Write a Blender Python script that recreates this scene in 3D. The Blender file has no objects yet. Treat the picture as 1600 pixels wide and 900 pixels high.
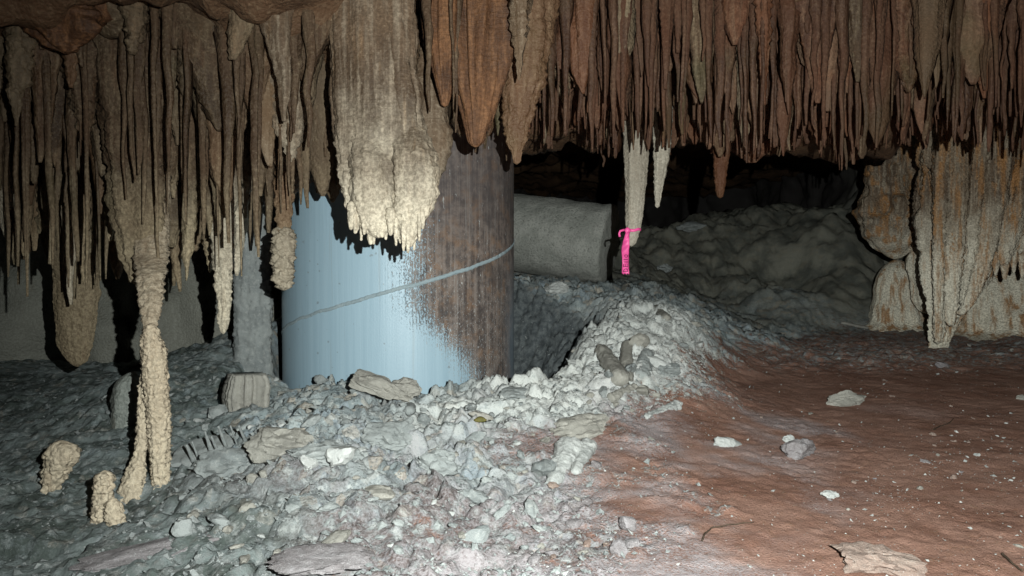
import bpy, bmesh, math, random
import numpy as np
from mathutils import Vector, Matrix

# ------------------------------------------------------------------ camera, world, light, exposure
scene = bpy.context.scene
CAM_H = 0.62
F = 1155.0                       # focal length in photo pixels (26 mm equivalent)
PITCH = math.atan(30.0 / F)      # horizon lies at y = 420 of 900
cam_d = bpy.data.cameras.new('camera')
cam_d.sensor_width = 36.0
cam_d.lens = 36.0 * F / 1600.0
cam_d.clip_start = 0.02
cam_d.clip_end = 200.0
cam = bpy.data.objects.new('camera', cam_d)
scene.collection.objects.link(cam)
cam.location = (0, 0, CAM_H)
cam.rotation_euler = (math.pi / 2 - PITCH, 0, 0)
scene.camera = cam

world = bpy.data.worlds.new('World')
scene.world = world
world.use_nodes = True
wn = world.node_tree
bg = wn.nodes['Background']
sky_t = wn.nodes.new('ShaderNodeTexSky')
sky_t.sky_type = 'NISHITA'
sky_t.sun_disc = False
sky_t.sun_elevation = math.radians(40)
wn.links.new(sky_t.outputs[0], bg.inputs[0])
bg.inputs[1].default_value = 0.002      # the cave is closed: no daylight gets in

# the hand torch / flash that lights the cave, held a hand's width right of and above the lens
LAMP = Vector((0.165, -0.02, CAM_H + 0.115))
ld = bpy.data.lights.new('torch', 'SPOT')
ld.energy = 400.0
ld.color = (0.93, 1.0, 0.985)
ld.spot_size = math.radians(120)
ld.spot_blend = 1.0
ld.shadow_soft_size = 0.006
lamp = bpy.data.objects.new('torch', ld)
scene.collection.objects.link(lamp)
lamp.location = LAMP
AIM = Vector((0.60, 3.0, 0.02))
lamp.rotation_euler = (AIM - LAMP).to_track_quat('-Z', 'Y').to_euler()

scene.view_settings.view_transform = 'Standard'
scene.view_settings.look = 'None'
scene.view_settings.exposure = 0.0
scene.view_settings.gamma = 1.0
scene.render.engine = 'CYCLES'
scene.cycles.use_denoising = True
scene.cycles.max_bounces = 3
scene.cycles.diffuse_bounces = 1

# ------------------------------------------------------------------ helpers: noise
def _hash(ix, iy, iz, seed):
    h = (ix.astype(np.uint32) * np.uint32(374761393) + iy.astype(np.uint32) * np.uint32(668265263)
         + iz.astype(np.uint32) * np.uint32(2147483647 & 1274126177) + np.uint32((seed * 974711 + 12345) & 0xffffffff))
    h = (h ^ (h >> np.uint32(13))) * np.uint32(1274126177)
    h = h ^ (h >> np.uint32(16))
    h = h * np.uint32(2246822519)
    h = h ^ (h >> np.uint32(15))
    return h.astype(np.float64) / 4294967295.0

def vnoise(x, y, z, seed=0):
    x = np.asarray(x, float); y = np.asarray(y, float) + 0 * x; z = np.asarray(z, float) + 0 * x
    fx, fy, fz = np.floor(x), np.floor(y), np.floor(z)
    ix, iy, iz = fx.astype(np.int64), fy.astype(np.int64), fz.astype(np.int64)
    u, v, w = x - fx, y - fy, z - fz
    u = u * u * u * (u * (u * 6 - 15) + 10); v = v * v * v * (v * (v * 6 - 15) + 10); w = w * w * w * (w * (w * 6 - 15) + 10)
    r = 0
    for a in (0, 1):
        for b in (0, 1):
            for c in (0, 1):
                k = (u if a else 1 - u) * (v if b else 1 - v) * (w if c else 1 - w)
                r = r + k * _hash((ix + a) & 0xffffff, (iy + b) & 0xffffff, (iz + c) & 0xffffff, seed)
    return r * 2 - 1

def fbm(x, y, z, seed=0, octv=4, gain=0.5):
    s, a, f = 0, 1.0, 1.0
    for o in range(octv):
        s = s + a * vnoise(x * f + 17.3 * o, y * f + 5.1 * o, z * f - 9.7 * o, seed + o)
        a *= gain; f *= 2.03
    return s

def chunks(X, Y, size, seed=0):
    """cellular relief: every cell is a tilted facet with its own height, lower at its joints"""
    x, y = X / size, Y / size
    ix, iy = np.floor(x).astype(np.int64), np.floor(y).astype(np.int64)
    d1 = np.full(x.shape, 9.0); d2 = np.full(x.shape, 9.0); hh = np.zeros(x.shape)
    for a in (-1, 0, 1):
        for b in (-1, 0, 1):
            cx, cy = (ix + a) & 0xffffff, (iy + b) & 0xffffff
            px = ix + a + _hash(cx, cy, cx * 0 + 1, seed); py = iy + b + _hash(cx, cy, cx * 0 + 2, seed)
            dx, dy = x - px, y - py
            d = np.sqrt(dx * dx + dy * dy)
            h = _hash(cx, cy, cx * 0 + 3, seed) * 1.0 + (dx * (_hash(cx, cy, cx * 0 + 4, seed) - .5) + dy * (_hash(cx, cy, cx * 0 + 5, seed) - .5)) * 1.6
            near = d < d1
            d2 = np.where(near, d1, np.minimum(d2, d))
            hh = np.where(near, h, hh)
            d1 = np.where(near, d, d1)
    joint = np.clip((d2 - d1) / 0.18, 0, 1)
    return hh * (0.35 + 0.65 * joint) - 0.35 * (1 - joint)

def sstep(a, b, x):
    t = np.clip((x - a) / (b - a), 0, 1)
    return t * t * (3 - 2 * t)

# ------------------------------------------------------------------ helpers: pixels and objects
def ray(px, py):
    dx, dz = (px - 800) / F, (450 - py) / F
    c, s = math.cos(PITCH), math.sin(PITCH)
    return np.array([dx, c + dz * s, dz * c - s])

def at(px, py, Y):
    d = ray(px, py)
    return d * (Y / d[1]) + np.array([0, 0, CAM_H])

def px_of(X, Y):
    return 800 + X / Y * F

def make_obj(name, verts, faces, mat, parent=None, smooth=True):
    me = bpy.data.meshes.new(name)
    me.from_pydata([tuple(v) for v in verts], [], [tuple(f) for f in faces])
    if smooth:
        me.polygons.foreach_set('use_smooth', [True] * len(me.polygons))
    me.update()
    if mat is not None:
        me.materials.append(mat)
    o = bpy.data.objects.new(name, me)
    scene.collection.objects.link(o)
    if parent is not None:
        o.parent = parent
    return o

def fast_mesh(name, V, Q, mat, smooth=True):
    """numpy verts (n,3) and faces (m,k) of one size"""
    me = bpy.data.meshes.new(name)
    k = Q.shape[1]
    me.vertices.add(len(V)); me.vertices.foreach_set('co', np.ascontiguousarray(V, np.float32).ravel())
    me.loops.add(Q.size); me.loops.foreach_set('vertex_index', np.ascontiguousarray(Q, np.int32).ravel())
    me.polygons.add(len(Q))
    me.polygons.foreach_set('loop_start', np.arange(0, Q.size, k, dtype=np.int32))
    me.polygons.foreach_set('loop_total', np.full(len(Q), k, np.int32))
    me.polygons.foreach_set('use_smooth', np.full(len(Q), smooth))
    me.update(calc_edges=True)
    me.materials.append(mat)
    return me

def link(name, me, parent=None):
    o = bpy.data.objects.new(name, me)
    scene.collection.objects.link(o)
    if parent is not None:
        o.parent = parent
    return o

def tag(o, label, cat, group=None):
    o['label'] = label; o['category'] = cat
    if group:
        o['group'] = group
    return o

def structure(o):
    o['kind'] = 'structure'
    return o

def empty(name, loc):
    o = bpy.data.objects.new(name, None)
    o.location = loc
    o.empty_display_size = 0.05
    scene.collection.objects.link(o)
    return o

# ------------------------------------------------------------------ helpers: materials
class Mat:
    def __init__(self, name, rough=0.85, spec=0.25):
        self.m = bpy.data.materials.new(name)
        self.m.use_nodes = True
        self.nt = self.m.node_tree
        self.b = self.nt.nodes['Principled BSDF']
        self.b.inputs['Roughness'].default_value = rough
        self.b.inputs['Specular IOR Level'].default_value = spec
        g = self.nt.nodes.new('ShaderNodeNewGeometry')
        self.pos = g.outputs['Position']
    def n(self, t, **kw):
        return self.nt.nodes.new('ShaderNode' + t)
    def put(self, sock, v):
        if hasattr(v, 'is_linked') or isinstance(v, bpy.types.NodeSocket):
            self.nt.links.new(v, sock)
        elif isinstance(v, (tuple, list)) and len(v) == 3 and sock.type == 'RGBA':
            sock.default_value = (*v, 1)
        else:
            sock.default_value = v
    def scale(self, v, s):
        n = self.n('VectorMath'); n.operation = 'MULTIPLY'
        self.put(n.inputs[0], v); n.inputs[1].default_value = s
        return n.outputs[0]
    def noise(self, v, scale, detail=4, rough=0.55, dist=0.0):
        n = self.n('TexNoise')
        self.put(n.inputs['Vector'], v)
        n.inputs['Scale'].default_value = scale; n.inputs['Detail'].default_value = detail
        n.inputs['Roughness'].default_value = rough; n.inputs['Distortion'].default_value = dist
        return n.outputs['Fac']
    def voro(self, v, scale, feature='F1'):
        n = self.n('TexVoronoi'); n.feature = feature
        self.put(n.inputs['Vector'], v); n.inputs['Scale'].default_value = scale
        return n.outputs['Distance']
    def rng(self, v, a, b, c=0.0, d=1.0, smooth=True):
        n = self.n('MapRange')
        if smooth: n.interpolation_type = 'SMOOTHSTEP'
        self.put(n.inputs['Value'], v)
        for i, q in zip((1, 2, 3, 4), (a, b, c, d)):
            self.put(n.inputs[i], q)
        return n.outputs[0]
    def math(self, op, a, b=0.0, c=None):
        n = self.n('Math'); n.operation = op
        self.put(n.inputs[0], a); self.put(n.inputs[1], b)
        if c is not None: self.put(n.inputs[2], c)
        return n.outputs[0]
    def mix(self, f, a, b, mode='MIX'):
        n = self.n('Mix'); n.data_type = 'RGBA'; n.blend_type = mode
        self.put(n.inputs[0], f); self.put(n.inputs[6], a); self.put(n.inputs[7], b)
        return n.outputs[2]
    def attr(self, name):
        n = self.n('Attribute'); n.attribute_name = name
        return n.outputs['Fac']
    def xyz(self, v):
        n = self.n('SeparateXYZ'); self.put(n.inputs[0], v)
        return n.outputs
    def rand(self):
        return self.n('ObjectInfo').outputs['Random']
    def bump(self, h, dist=0.01, strength=0.6, prev=None):
        n = self.n('Bump'); n.inputs['Strength'].default_value = strength; n.inputs['Distance'].default_value = dist
        self.put(n.inputs['Height'], h)
        if prev is not None: self.put(n.inputs['Normal'], prev)
        return n.outputs[0]
    def done(self, col, normal=None, rough=None):
        self.put(self.b.inputs['Base Color'], col)
        if normal is not None: self.put(self.b.inputs['Normal'], normal)
        if rough is not None: self.put(self.b.inputs['Roughness'], rough)
        return self.m

def flowstone(name, dark, mid, pale, zc=0.95, zw=0.35, amt=0.8, band=0.35, popcorn=0.5, stain=(0.20, 0.09, 0.04), stain_amt=0.35, spec=0.3, vary=True, olive=0.0, stain_lo=.55):
    """dripstone: clay-stained above, cleaner calcite low down, streaks along the drip and growth bands across it"""
    M = Mat(name, 0.72, spec)
    p = M.pos
    big = M.noise(p, 3.2, 3)
    streak = M.noise(M.scale(p, (60, 60, 4)), 1.0, 3, 0.6)
    fine = M.noise(p, 95, 5, 0.7)
    c = M.mix(M.rng(big, .34, .66), dark, mid)
    c = M.mix(M.rng(streak, .38, .75), c, M.mix(0.22, mid, pale))
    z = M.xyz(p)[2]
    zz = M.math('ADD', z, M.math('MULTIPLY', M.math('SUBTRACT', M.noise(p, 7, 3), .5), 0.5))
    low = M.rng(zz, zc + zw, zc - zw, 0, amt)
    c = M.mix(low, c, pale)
    c = M.mix(M.rng(M.noise(M.scale(p, (22, 22, 2.6)), 1.0, 4, .6), stain_lo, stain_lo + .2, 0, stain_amt), c, stain)
    c = M.mix(M.rng(fine, .38, .62, .45, 0), c, M.mix(.5, dark, (0, 0, 0)), 'MIX')
    if olive: c = M.mix(M.rng(M.noise(p, 2.6, 2), .56, .68, 0, olive), c, (0.042, 0.045, 0.016))
    if vary:
        rf = M.math('FRACT', M.math('MULTIPLY', M.rand(), 7.31))
        c = M.mix(M.rng(rf, .55, 1, 0, .55), c, M.mix(.5, stain, mid))
        c = M.mix(M.rng(rf, .35, 0, 0, .30), c, M.mix(.5, pale, mid))
        c = M.mix(M.rng(M.rand(), 0, 1, 0, .55), c, dark)
    c = M.mix(M.rng(fine, .55, .75, 0, .16), c, pale)
    bands = M.noise(M.scale(p, (14, 14, 150)), 1.0, 2, .6)
    pc = M.voro(p, 95)
    h = M.math('ADD', M.math('MULTIPLY', fine, 0.55), M.math('MULTIPLY', bands, band))
    h = M.math('ADD', h, M.math('MULTIPLY', M.math('SUBTRACT', 1.0, pc), popcorn))
    h = M.math('ADD', h, M.math('MULTIPLY', streak, 0.5))
    nrm = M.bump(h, 0.012, 0.7)
    return M.done(c, nrm, M.rng(big, .3, .7, .55, .85))

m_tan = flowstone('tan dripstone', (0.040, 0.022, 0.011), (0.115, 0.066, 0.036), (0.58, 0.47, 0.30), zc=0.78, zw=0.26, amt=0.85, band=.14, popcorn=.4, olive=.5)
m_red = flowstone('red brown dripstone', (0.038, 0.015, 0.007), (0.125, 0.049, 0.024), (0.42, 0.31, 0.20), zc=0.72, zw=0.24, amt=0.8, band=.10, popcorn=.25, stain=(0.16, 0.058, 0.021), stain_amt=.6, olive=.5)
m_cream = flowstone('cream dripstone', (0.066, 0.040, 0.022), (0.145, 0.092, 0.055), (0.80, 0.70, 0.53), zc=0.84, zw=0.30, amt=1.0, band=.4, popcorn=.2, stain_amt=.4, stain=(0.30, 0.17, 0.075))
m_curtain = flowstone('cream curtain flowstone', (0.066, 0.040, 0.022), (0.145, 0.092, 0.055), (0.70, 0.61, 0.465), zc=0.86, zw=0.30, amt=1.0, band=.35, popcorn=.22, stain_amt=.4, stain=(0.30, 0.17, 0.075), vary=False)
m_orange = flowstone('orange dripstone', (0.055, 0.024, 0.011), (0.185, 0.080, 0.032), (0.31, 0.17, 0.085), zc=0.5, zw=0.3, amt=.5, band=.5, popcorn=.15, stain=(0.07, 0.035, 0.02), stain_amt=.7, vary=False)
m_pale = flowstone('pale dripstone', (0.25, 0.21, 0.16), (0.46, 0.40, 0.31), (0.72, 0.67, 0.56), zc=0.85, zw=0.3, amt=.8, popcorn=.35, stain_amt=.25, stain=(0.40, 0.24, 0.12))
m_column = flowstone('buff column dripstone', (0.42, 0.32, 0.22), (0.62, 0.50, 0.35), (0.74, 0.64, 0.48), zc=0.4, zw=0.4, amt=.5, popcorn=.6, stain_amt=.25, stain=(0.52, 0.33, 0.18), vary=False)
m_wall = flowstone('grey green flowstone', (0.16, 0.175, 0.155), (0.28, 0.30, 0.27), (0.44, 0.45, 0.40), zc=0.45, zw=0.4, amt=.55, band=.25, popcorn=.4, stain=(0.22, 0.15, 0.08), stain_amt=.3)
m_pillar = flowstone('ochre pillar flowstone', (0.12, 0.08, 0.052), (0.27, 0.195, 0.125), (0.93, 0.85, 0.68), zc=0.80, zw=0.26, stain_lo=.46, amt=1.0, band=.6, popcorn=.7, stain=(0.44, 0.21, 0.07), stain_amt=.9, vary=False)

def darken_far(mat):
    """paints the far wall near black, standing in for the dark of distance"""
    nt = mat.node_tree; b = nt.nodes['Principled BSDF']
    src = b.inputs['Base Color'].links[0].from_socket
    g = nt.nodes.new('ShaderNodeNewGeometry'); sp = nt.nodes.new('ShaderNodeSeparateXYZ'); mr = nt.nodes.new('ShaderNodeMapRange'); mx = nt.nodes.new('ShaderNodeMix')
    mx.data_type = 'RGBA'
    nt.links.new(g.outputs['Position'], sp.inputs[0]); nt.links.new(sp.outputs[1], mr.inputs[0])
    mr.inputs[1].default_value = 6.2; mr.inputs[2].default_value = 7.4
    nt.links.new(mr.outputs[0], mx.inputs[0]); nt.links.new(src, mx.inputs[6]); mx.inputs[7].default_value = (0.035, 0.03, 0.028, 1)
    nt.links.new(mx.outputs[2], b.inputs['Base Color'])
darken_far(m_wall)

def stone(name, a, b, c, dust=0.3, sc=1.0):
    M = Mat(name, 0.92, 0.15)
    p = M.pos
    n1 = M.noise(p, 9 * sc, 5, .6); n2 = M.noise(p, 60 * sc, 5, .65); n3 = M.noise(p, 380, 3, .6)
    col = M.mix(M.rng(n1, .35, .65), a, b)
    col = M.mix(M.rng(n2, .5, .75, 0, .7), col, c)
    col = M.mix(M.rng(M.rand(), 0, 1, 0, .55), col, b)
    col = M.mix(M.rng(n2, .45, .25, 0, .5), col, tuple(q * .45 for q in a))
    col = M.mix(M.rng(n3, .58, .72, 0, dust), col, (0.74, 0.75, 0.72))
    h = M.math('ADD', M.math('MULTIPLY', n2, .8), M.math('MULTIPLY', n3, .35))
    return M.done(col, M.bump(h, .01, .8))

m_rock = stone('grey broken limestone', (0.22, 0.235, 0.23), (0.34, 0.355, 0.34), (0.50, 0.50, 0.47))
m_rock_buff = stone('buff broken limestone', (0.25, 0.235, 0.205), (0.36, 0.34, 0.295), (0.52, 0.495, 0.44))
m_rock_white = stone('white limestone', (0.40, 0.41, 0.39), (0.54, 0.54, 0.51), (0.70, 0.70, 0.66))
m_rock_red = stone('clay stained limestone', (0.20, 0.135, 0.108), (0.31, 0.23, 0.19), (0.55, 0.47, 0.39), dust=.35)
m_rock_lilac = stone('dusty lilac limestone', (0.17, 0.148, 0.146), (0.27, 0.245, 0.245), (0.42, 0.395, 0.40), dust=.6)

# ------------------------------------------------------------------ the cave: floor, ceiling, walls
PIPE = (-0.492, 3.26); PIPE_R = 0.50

def floor_base(X, Y):
    return 0.06 * (np.clip(Y, 0.2, 5.2) - 1.49)

def _ang(phi, table):
    a = [q[0] for q in table]; v = [q[1] for q in table]
    return np.interp(np.degrees(phi), a, v, period=360)

# around the pipe, by compass angle (0 = right, 90 = away from the camera)
CREST_Z = [(-180, .27), (-150, .25), (-120, .205), (-90, .172), (-65, .165), (-45, .165), (-33, .18), (-20, .25), (0, .37), (25, .46), (60, .53), (90, .54), (120, .48), (150, .36)]
CREST_R = [(-180, .66), (-150, .64), (-120, .62), (-90, .62), (-65, .66), (-45, .74), (-33, .77), (-20, .81), (0, .88), (25, 1.12), (60, 1.08), (90, .95), (120, .82), (150, .7)]
CREST_W = [(-180, .55), (-150, .62), (-120, .75), (-90, .80), (-65, .72), (-45, .52), (-20, .28), (0, .22), (30, .5), (60, 1.2), (90, 1.2), (120, .9), (150, .6)]
CREST_P = [(-180, 0), (-60, 0), (-45, .08), (-30, .14), (-15, .20), (5, .22), (25, .12), (60, 0), (90, 0)]

def red_mask(X, Y):
    s = .785 * (X - .88) - .62 * (Y - 3.4) - .15 * sstep(3.2, 2.5, Y) - .30 * sstep(2.3, 1.5, Y) - .17 * np.exp(-((Y - 2.85) / .45) ** 2)
    return s

def floor_smooth(X, Y):
    b = floor_base(X, Y)
    b = b + 0.33 * sstep(3.7, 4.8, Y) * sstep(1.75, 0.7, X) * sstep(-1.6, -.8, X)
    b = b + 0.36 * sstep(4.8, 7.2, Y) * sstep(2.6, 1.2, X) + 0.95 * sstep(5.0, 7.0, Y + .25 * fbm(X * 1.5, Y * 1.5, 0, 77, 2)) * sstep(.7, 2.6, X)
    dx, dy = X - PIPE[0], Y - PIPE[1]
    r = np.hypot(dx, dy); ph = np.arctan2(dy, dx)
    cz, cr, cw = _ang(ph, CREST_Z), _ang(ph, CREST_R), _ang(ph, CREST_W)
    cr = cr * (1 + .10 * vnoise(np.cos(ph) * 2.3, np.sin(ph) * 2.3, 0, 31)); cz = cz + .02 * vnoise(np.cos(ph) * 4, np.sin(ph) * 4, 0, 32)
    out = b + np.maximum(cz - b, 0) * np.exp(-(np.maximum(r - cr - _ang(ph, CREST_P), 0) / cw) ** 2)
    t = np.clip((cr - r) / np.maximum(cr - .5, .10), 0, 1.0)
    ins = cz + (-0.10 - cz) * sstep(0, .95, t)
    h = np.where(r > cr, out, ins)
    h = h - .07 * sstep(-.55, -1.05, X) * sstep(3.2, 2.4, Y)
    h = h + .07 * fbm(X * 2.6, Y * 2.6, 0, 97, 4) * sstep(5.0, 5.8, Y)
    return h

def rubble_w(X, Y):
    s = red_mask(X, Y) + (.10 + .16 * sstep(2.4, 1.7, Y)) * fbm(X * 4 + Y, Y * 5.5, 0, 5, 4)
    w = sstep(.22, -.20, s)
    litter = .42 * sstep(3.2, 3.9, Y) + .5 * sstep(4.6, 5.6, Y)
    return np.clip(np.maximum(w, litter), 0, 1)

def floor_z(X, Y, detail=True):
    X = np.asarray(X, float); Y = np.asarray(Y, float)
    h = floor_smooth(X, Y)
    w = rubble_w(X, Y)
    h = h + (.004 + .026 * w) * fbm(X * 2.2, Y * 2.2, 0, 1, 3) * sstep(.3, 1.2, Y)
    if detail:
        wx, wy = X + .02 * fbm(X * 14, Y * 14, 0, 8, 2), Y + .02 * fbm(X * 14, Y * 14, 3, 9, 2)
        left = sstep(-.62, -1.05, X)            # smoother, silted ground on this side
        near = sstep(2.0, 1.65, Y)
        amp = w * (1 - .78 * left) * (1 - .45 * near) * (1 - .55 * sstep(4.4, 5.2, Y))
        h = h + amp * (.034 * chunks(wx, wy, .13, 3) + .015 * chunks(wx, wy, .055, 4) * (.4 + .9 * np.clip(fbm(X * 5, Y * 5, 0, 41, 2) + .5, 0, 1)) + .0065 * chunks(wx, wy, .024, 6))
        h = h + sstep(4.9, 5.6, Y) * (  .030 * chunks(wx + .15 * fbm(X * 3, Y * 3, 0, 15, 2), wy * .8, .42, 16) + .035 * fbm(X * 7, Y * 7, 0, 17, 4))
        h = h + w * (1 - .5 * left) * .010 * fbm(X * 26, Y * 26, 0, 21, 4) + .006 * fbm(X * 40, Y * 40, 5, 22, 3) * (.35 + .65 * w)
        slab = chunks(wx * .8 + wy * .5, wy * 1.5 - wx * .6, .30, 12)
        h = h + (.022 * near + .008 * left) * slab * sstep(.1, -.2, red_mask(X, Y)) + .010 * left * fbm(X * 11, Y * 16, 0, 23, 5, .6) * w
        h = h + (1 - w) * (.0035 * fbm(X * 9, Y * 9, 0, 51, 4) + .004 * chunks(wx, wy, .045, 14) * np.clip(fbm(X * 4, Y * 4, 2, 53, 3), 0, 1))
    return h

def ground_at(px, py, detail=False):
    d = ray(px, py)
    Y = np.linspace(1.0, 9.0, 3200)
    X = d[0] / d[1] * Y
    Z = CAM_H + d[2] / d[1] * Y
    hit = np.nonzero(Z <= floor_z(X, Y, detail))[0]
    i = hit[0] if len(hit) else -1
    return np.array([X[i], Y[i], float(floor_z(X[i], Y[i], detail))])

def axis(*segs):
    out = []
    for a, b, s in segs:
        out.append(np.arange(a, b - s * .01, s))
    out.append(np.array([segs[-1][1]]))
    return np.concatenate(out)

gx = axis((-5, -2.3, .09), (-2.3, -1.7, .012), (-1.7, 1.15, .0062), (1.15, 2.2, .012), (2.2, 3.6, .03), (3.6, 6, .12))
gy = axis((-3.5, 1.15, .12), (1.15, 3.0, .0062), (3.0, 4.4, .010), (4.4, 7.2, .03), (7.2, 12.5, .12))
GX, GY = np.meshgrid(gx, gy)
GZ = floor_z(GX.ravel(), GY.ravel()).reshape(GX.shape)
nx, ny = len(gx), len(gy)
idx = np.arange(nx * ny).reshape(ny, nx)
Q = np.stack([idx[:-1, :-1], idx[:-1, 1:], idx[1:, 1:], idx[1:, :-1]], -1).reshape(-1, 4)

def floor_material():
    M = Mat('cave floor', 0.93, 0.12)
    p = M.pos
    rub = M.attr('rubble'); lav = M.attr('dust'); heap = M.attr('heap'); silt = M.attr('silt'); mud = M.attr('mud')
    n1 = M.noise(p, 6, 3, .6); n2 = M.noise(p, 34, 4, .68); n3 = M.noise(p, 150, 4, .7); n4 = M.noise(p, 520, 2, .6)
    clay = M.mix(M.rng(n1, .3, .7), (0.25, 0.128, 0.090), (0.37, 0.212, 0.158))
    clay = M.mix(M.rng(n2, .52, .72, 0, .6), clay, (0.26, 0.135, 0.075))
    clay = M.mix(M.rng(n3, .55, .75, 0, .45), clay, (0.36, 0.25, 0.21))
    clay = M.mix(M.rng(n3, .46, .28, 0, .6), clay, (0.10, 0.045, 0.03))
    vn = M.n('TexVoronoi'); M.put(vn.inputs['Vector'], M.mix(.04, p, M.n('TexNoise').outputs['Color'])); vn.inputs['Scale'].default_value = 30
    cell = M.xyz(vn.outputs['Color'])
    grey = M.mix(M.rng(n1, .32, .66), (0.25, 0.295, 0.30), (0.39, 0.43, 0.425))
    grey = M.mix(M.rng(cell[0], .5, .95, 0, .7), grey, (0.48, 0.50, 0.47))
    grey = M.mix(M.rng(cell[1], .70, .95, 0, .7), grey, (0.50, 0.42, 0.33))
    grey = M.mix(M.rng(cell[2], .70, .95, 0, .6), grey, (0.30, 0.36, 0.40))
    grey = M.mix(M.rng(n2, .54, .70, 0, .75), grey, (0.58, 0.59, 0.56))
    grey = M.mix(M.rng(n2, .46, .32, 0, .65), grey, (0.17, 0.195, 0.195))
    grey = M.mix(M.rng(n3, .46, .32, 0, .75), grey, (0.11, 0.125, 0.125))
    grey = M.mix(M.rng(n3, .56, .70, 0, .4), grey, (0.62, 0.62, 0.59))
    grey = M.mix(M.math('MULTIPLY', M.attr('near'), M.rng(n2, .66, .44, .35, .95)), grey, M.mix(M.rng(n3, .4, .62), (0.125, 0.092, 0.084), (0.265, 0.232, 0.232)))  # dusty lilac clay, darkened in colour to offset the strong light up close
    grey = M.mix(M.math('MULTIPLY', heap, M.rng(n2, .2, .5, 0, .9)), grey, (0.76, 0.76, 0.71))
    siltc = M.mix(M.rng(M.noise(M.scale(p, (3, 14, 3)), 1.0, 4), .4, .6), (0.095, 0.112, 0.100), (0.215, 0.245, 0.235))
    grey = M.mix(M.math('MULTIPLY', silt, M.rng(n2, .68, .42, .35, 1)), grey, siltc)
    edge = M.rng(M.math('ADD', rub, M.math('ADD', M.math('MULTIPLY', M.math('SUBTRACT', n2, .5), 1.6), M.math('MULTIPLY', M.math('SUBTRACT', n3, .5), .9))), .22, .72)
    col = M.mix(edge, clay, grey)
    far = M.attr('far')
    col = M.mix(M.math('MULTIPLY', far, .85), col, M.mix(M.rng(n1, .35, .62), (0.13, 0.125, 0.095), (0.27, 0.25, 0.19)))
    dst = M.math('MULTIPLY', lav, M.rng(M.math('ADD', n3, M.math('MULTIPLY', n1, .6)), .55, .92))
    col = M.mix(M.math('MULTIPLY', dst, .92), col, (0.40, 0.36, 0.365))
    col = M.mix(mud, col, M.mix(M.rng(n2, .35, .65), (0.085, 0.095, 0.10), (0.17, 0.185, 0.185)))
    spk = M.math('MULTIPLY', M.rng(n4, .66, .74), M.rng(n2, .42, .62))
    col = M.mix(M.math('MULTIPLY', spk, .8), col, (0.75, 0.74, 0.70))
    h = M.math('ADD', M.math('MULTIPLY', n2, M.rng(edge, 0, 1, .12, .5)), M.math('ADD', M.math('MULTIPLY', n3, .45), M.math('MULTIPLY', n4, .16)))
    return M.done(col, M.bump(h, .02, .75))

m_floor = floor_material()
V = np.stack([GX.ravel(), GY.ravel(), GZ.ravel()], -1)
me = fast_mesh('cave_floor', V, Q, m_floor)
fx, fy = GX.ravel(), GY.ravel()
s_red = red_mask(fx, fy)
rr = np.hypot(fx - PIPE[0], fy - PIPE[1])
ph = np.arctan2(fy - PIPE[1], fx - PIPE[0])
dust = sstep(.62, .16, np.abs(s_red - .12 + .22 * fbm(fx * 3, fy * 3, 0, 61, 3))) * sstep(3.1, 2.3, fy) * sstep(.15, .75, .5 + .7 * fbm(fx * 3.5 + fy, fy * 5, 4, 62, 4))
heap = sstep(.48, .12, np.abs(rr - _ang(ph, CREST_R) - .16)) * sstep(-.1, .25, fx - PIPE[0] - .25 + .2 * fbm(fx * 4, fy * 4, 0, 63, 2)) * sstep(-1.9, -1.2, ph) * sstep(.8, .1, ph)
silt = sstep(-.62, -1.12, fx + .22 * fbm(fx * 2, fy * 2, 0, 64, 3) + .25 * (fy - 2.2))
mud = sstep(0.02, .12, _ang(ph, CREST_R) - rr) * sstep(-1.2, -.6, ph)
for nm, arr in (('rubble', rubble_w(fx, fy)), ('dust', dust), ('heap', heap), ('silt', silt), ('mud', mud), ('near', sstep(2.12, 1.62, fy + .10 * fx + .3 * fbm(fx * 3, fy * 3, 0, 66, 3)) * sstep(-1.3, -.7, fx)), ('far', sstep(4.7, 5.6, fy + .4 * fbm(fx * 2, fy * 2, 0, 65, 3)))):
    a = me.attributes.new(nm, 'FLOAT', 'POINT')
    a.data.foreach_set('value', np.ascontiguousarray(arr, np.float32))
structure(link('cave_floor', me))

def ceil_z(X, Y):
    X = np.asarray(X, float); Y = np.asarray(Y, float)
    left = sstep(.0, -.7, X)
    z = 1.66 + .10 * sstep(3.6, 6, Y) - .05 * sstep(1.4, 2.1, Y)
    q = X / np.maximum(Y, .5)
    far_l = sstep(-.20, -.34, q)
    z = z - (.40 + .05 * left + .22 * far_l) * sstep(2.4 + .42 * (1 - left), 2.8 + .5 * (1 - left), Y) * sstep(4.2, 3.6, Y) * sstep(.585, .50, q)
    z = z - .26 * left * sstep(1.4, 1.95, Y) * sstep(2.9, 2.5, Y)
    z = z + (.06 + .05 * left) * fbm(X * 2.0, Y * 2.0, 1, 101, 3) - .07 * np.abs(vnoise(X * 5, Y * 5, 2, 105)) + .02 * fbm(X * 18, Y * 18, 3, 108, 3)
    return z

cx = axis((-5, -2.2, .1), (-2.2, 2.2, .02), (2.2, 6, .1)); cy = axis((-3.5, 1.4, .12), (1.4, 3.4, .02), (3.4, 12.5, .08))
CX, CY = np.meshgrid(cx, cy)
CZ = ceil_z(CX.ravel(), CY.ravel())
idx = np.arange(len(cx) * len(cy)).reshape(len(cy), len(cx))
Q = np.stack([idx[:-1, :-1], idx[1:, :-1], idx[1:, 1:], idx[:-1, 1:]], -1).reshape(-1, 4)
structure(link('cave_ceiling', fast_mesh('cave_ceiling', np.stack([CX.ravel(), CY.ravel(), CZ], -1), Q, m_tan)))

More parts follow.
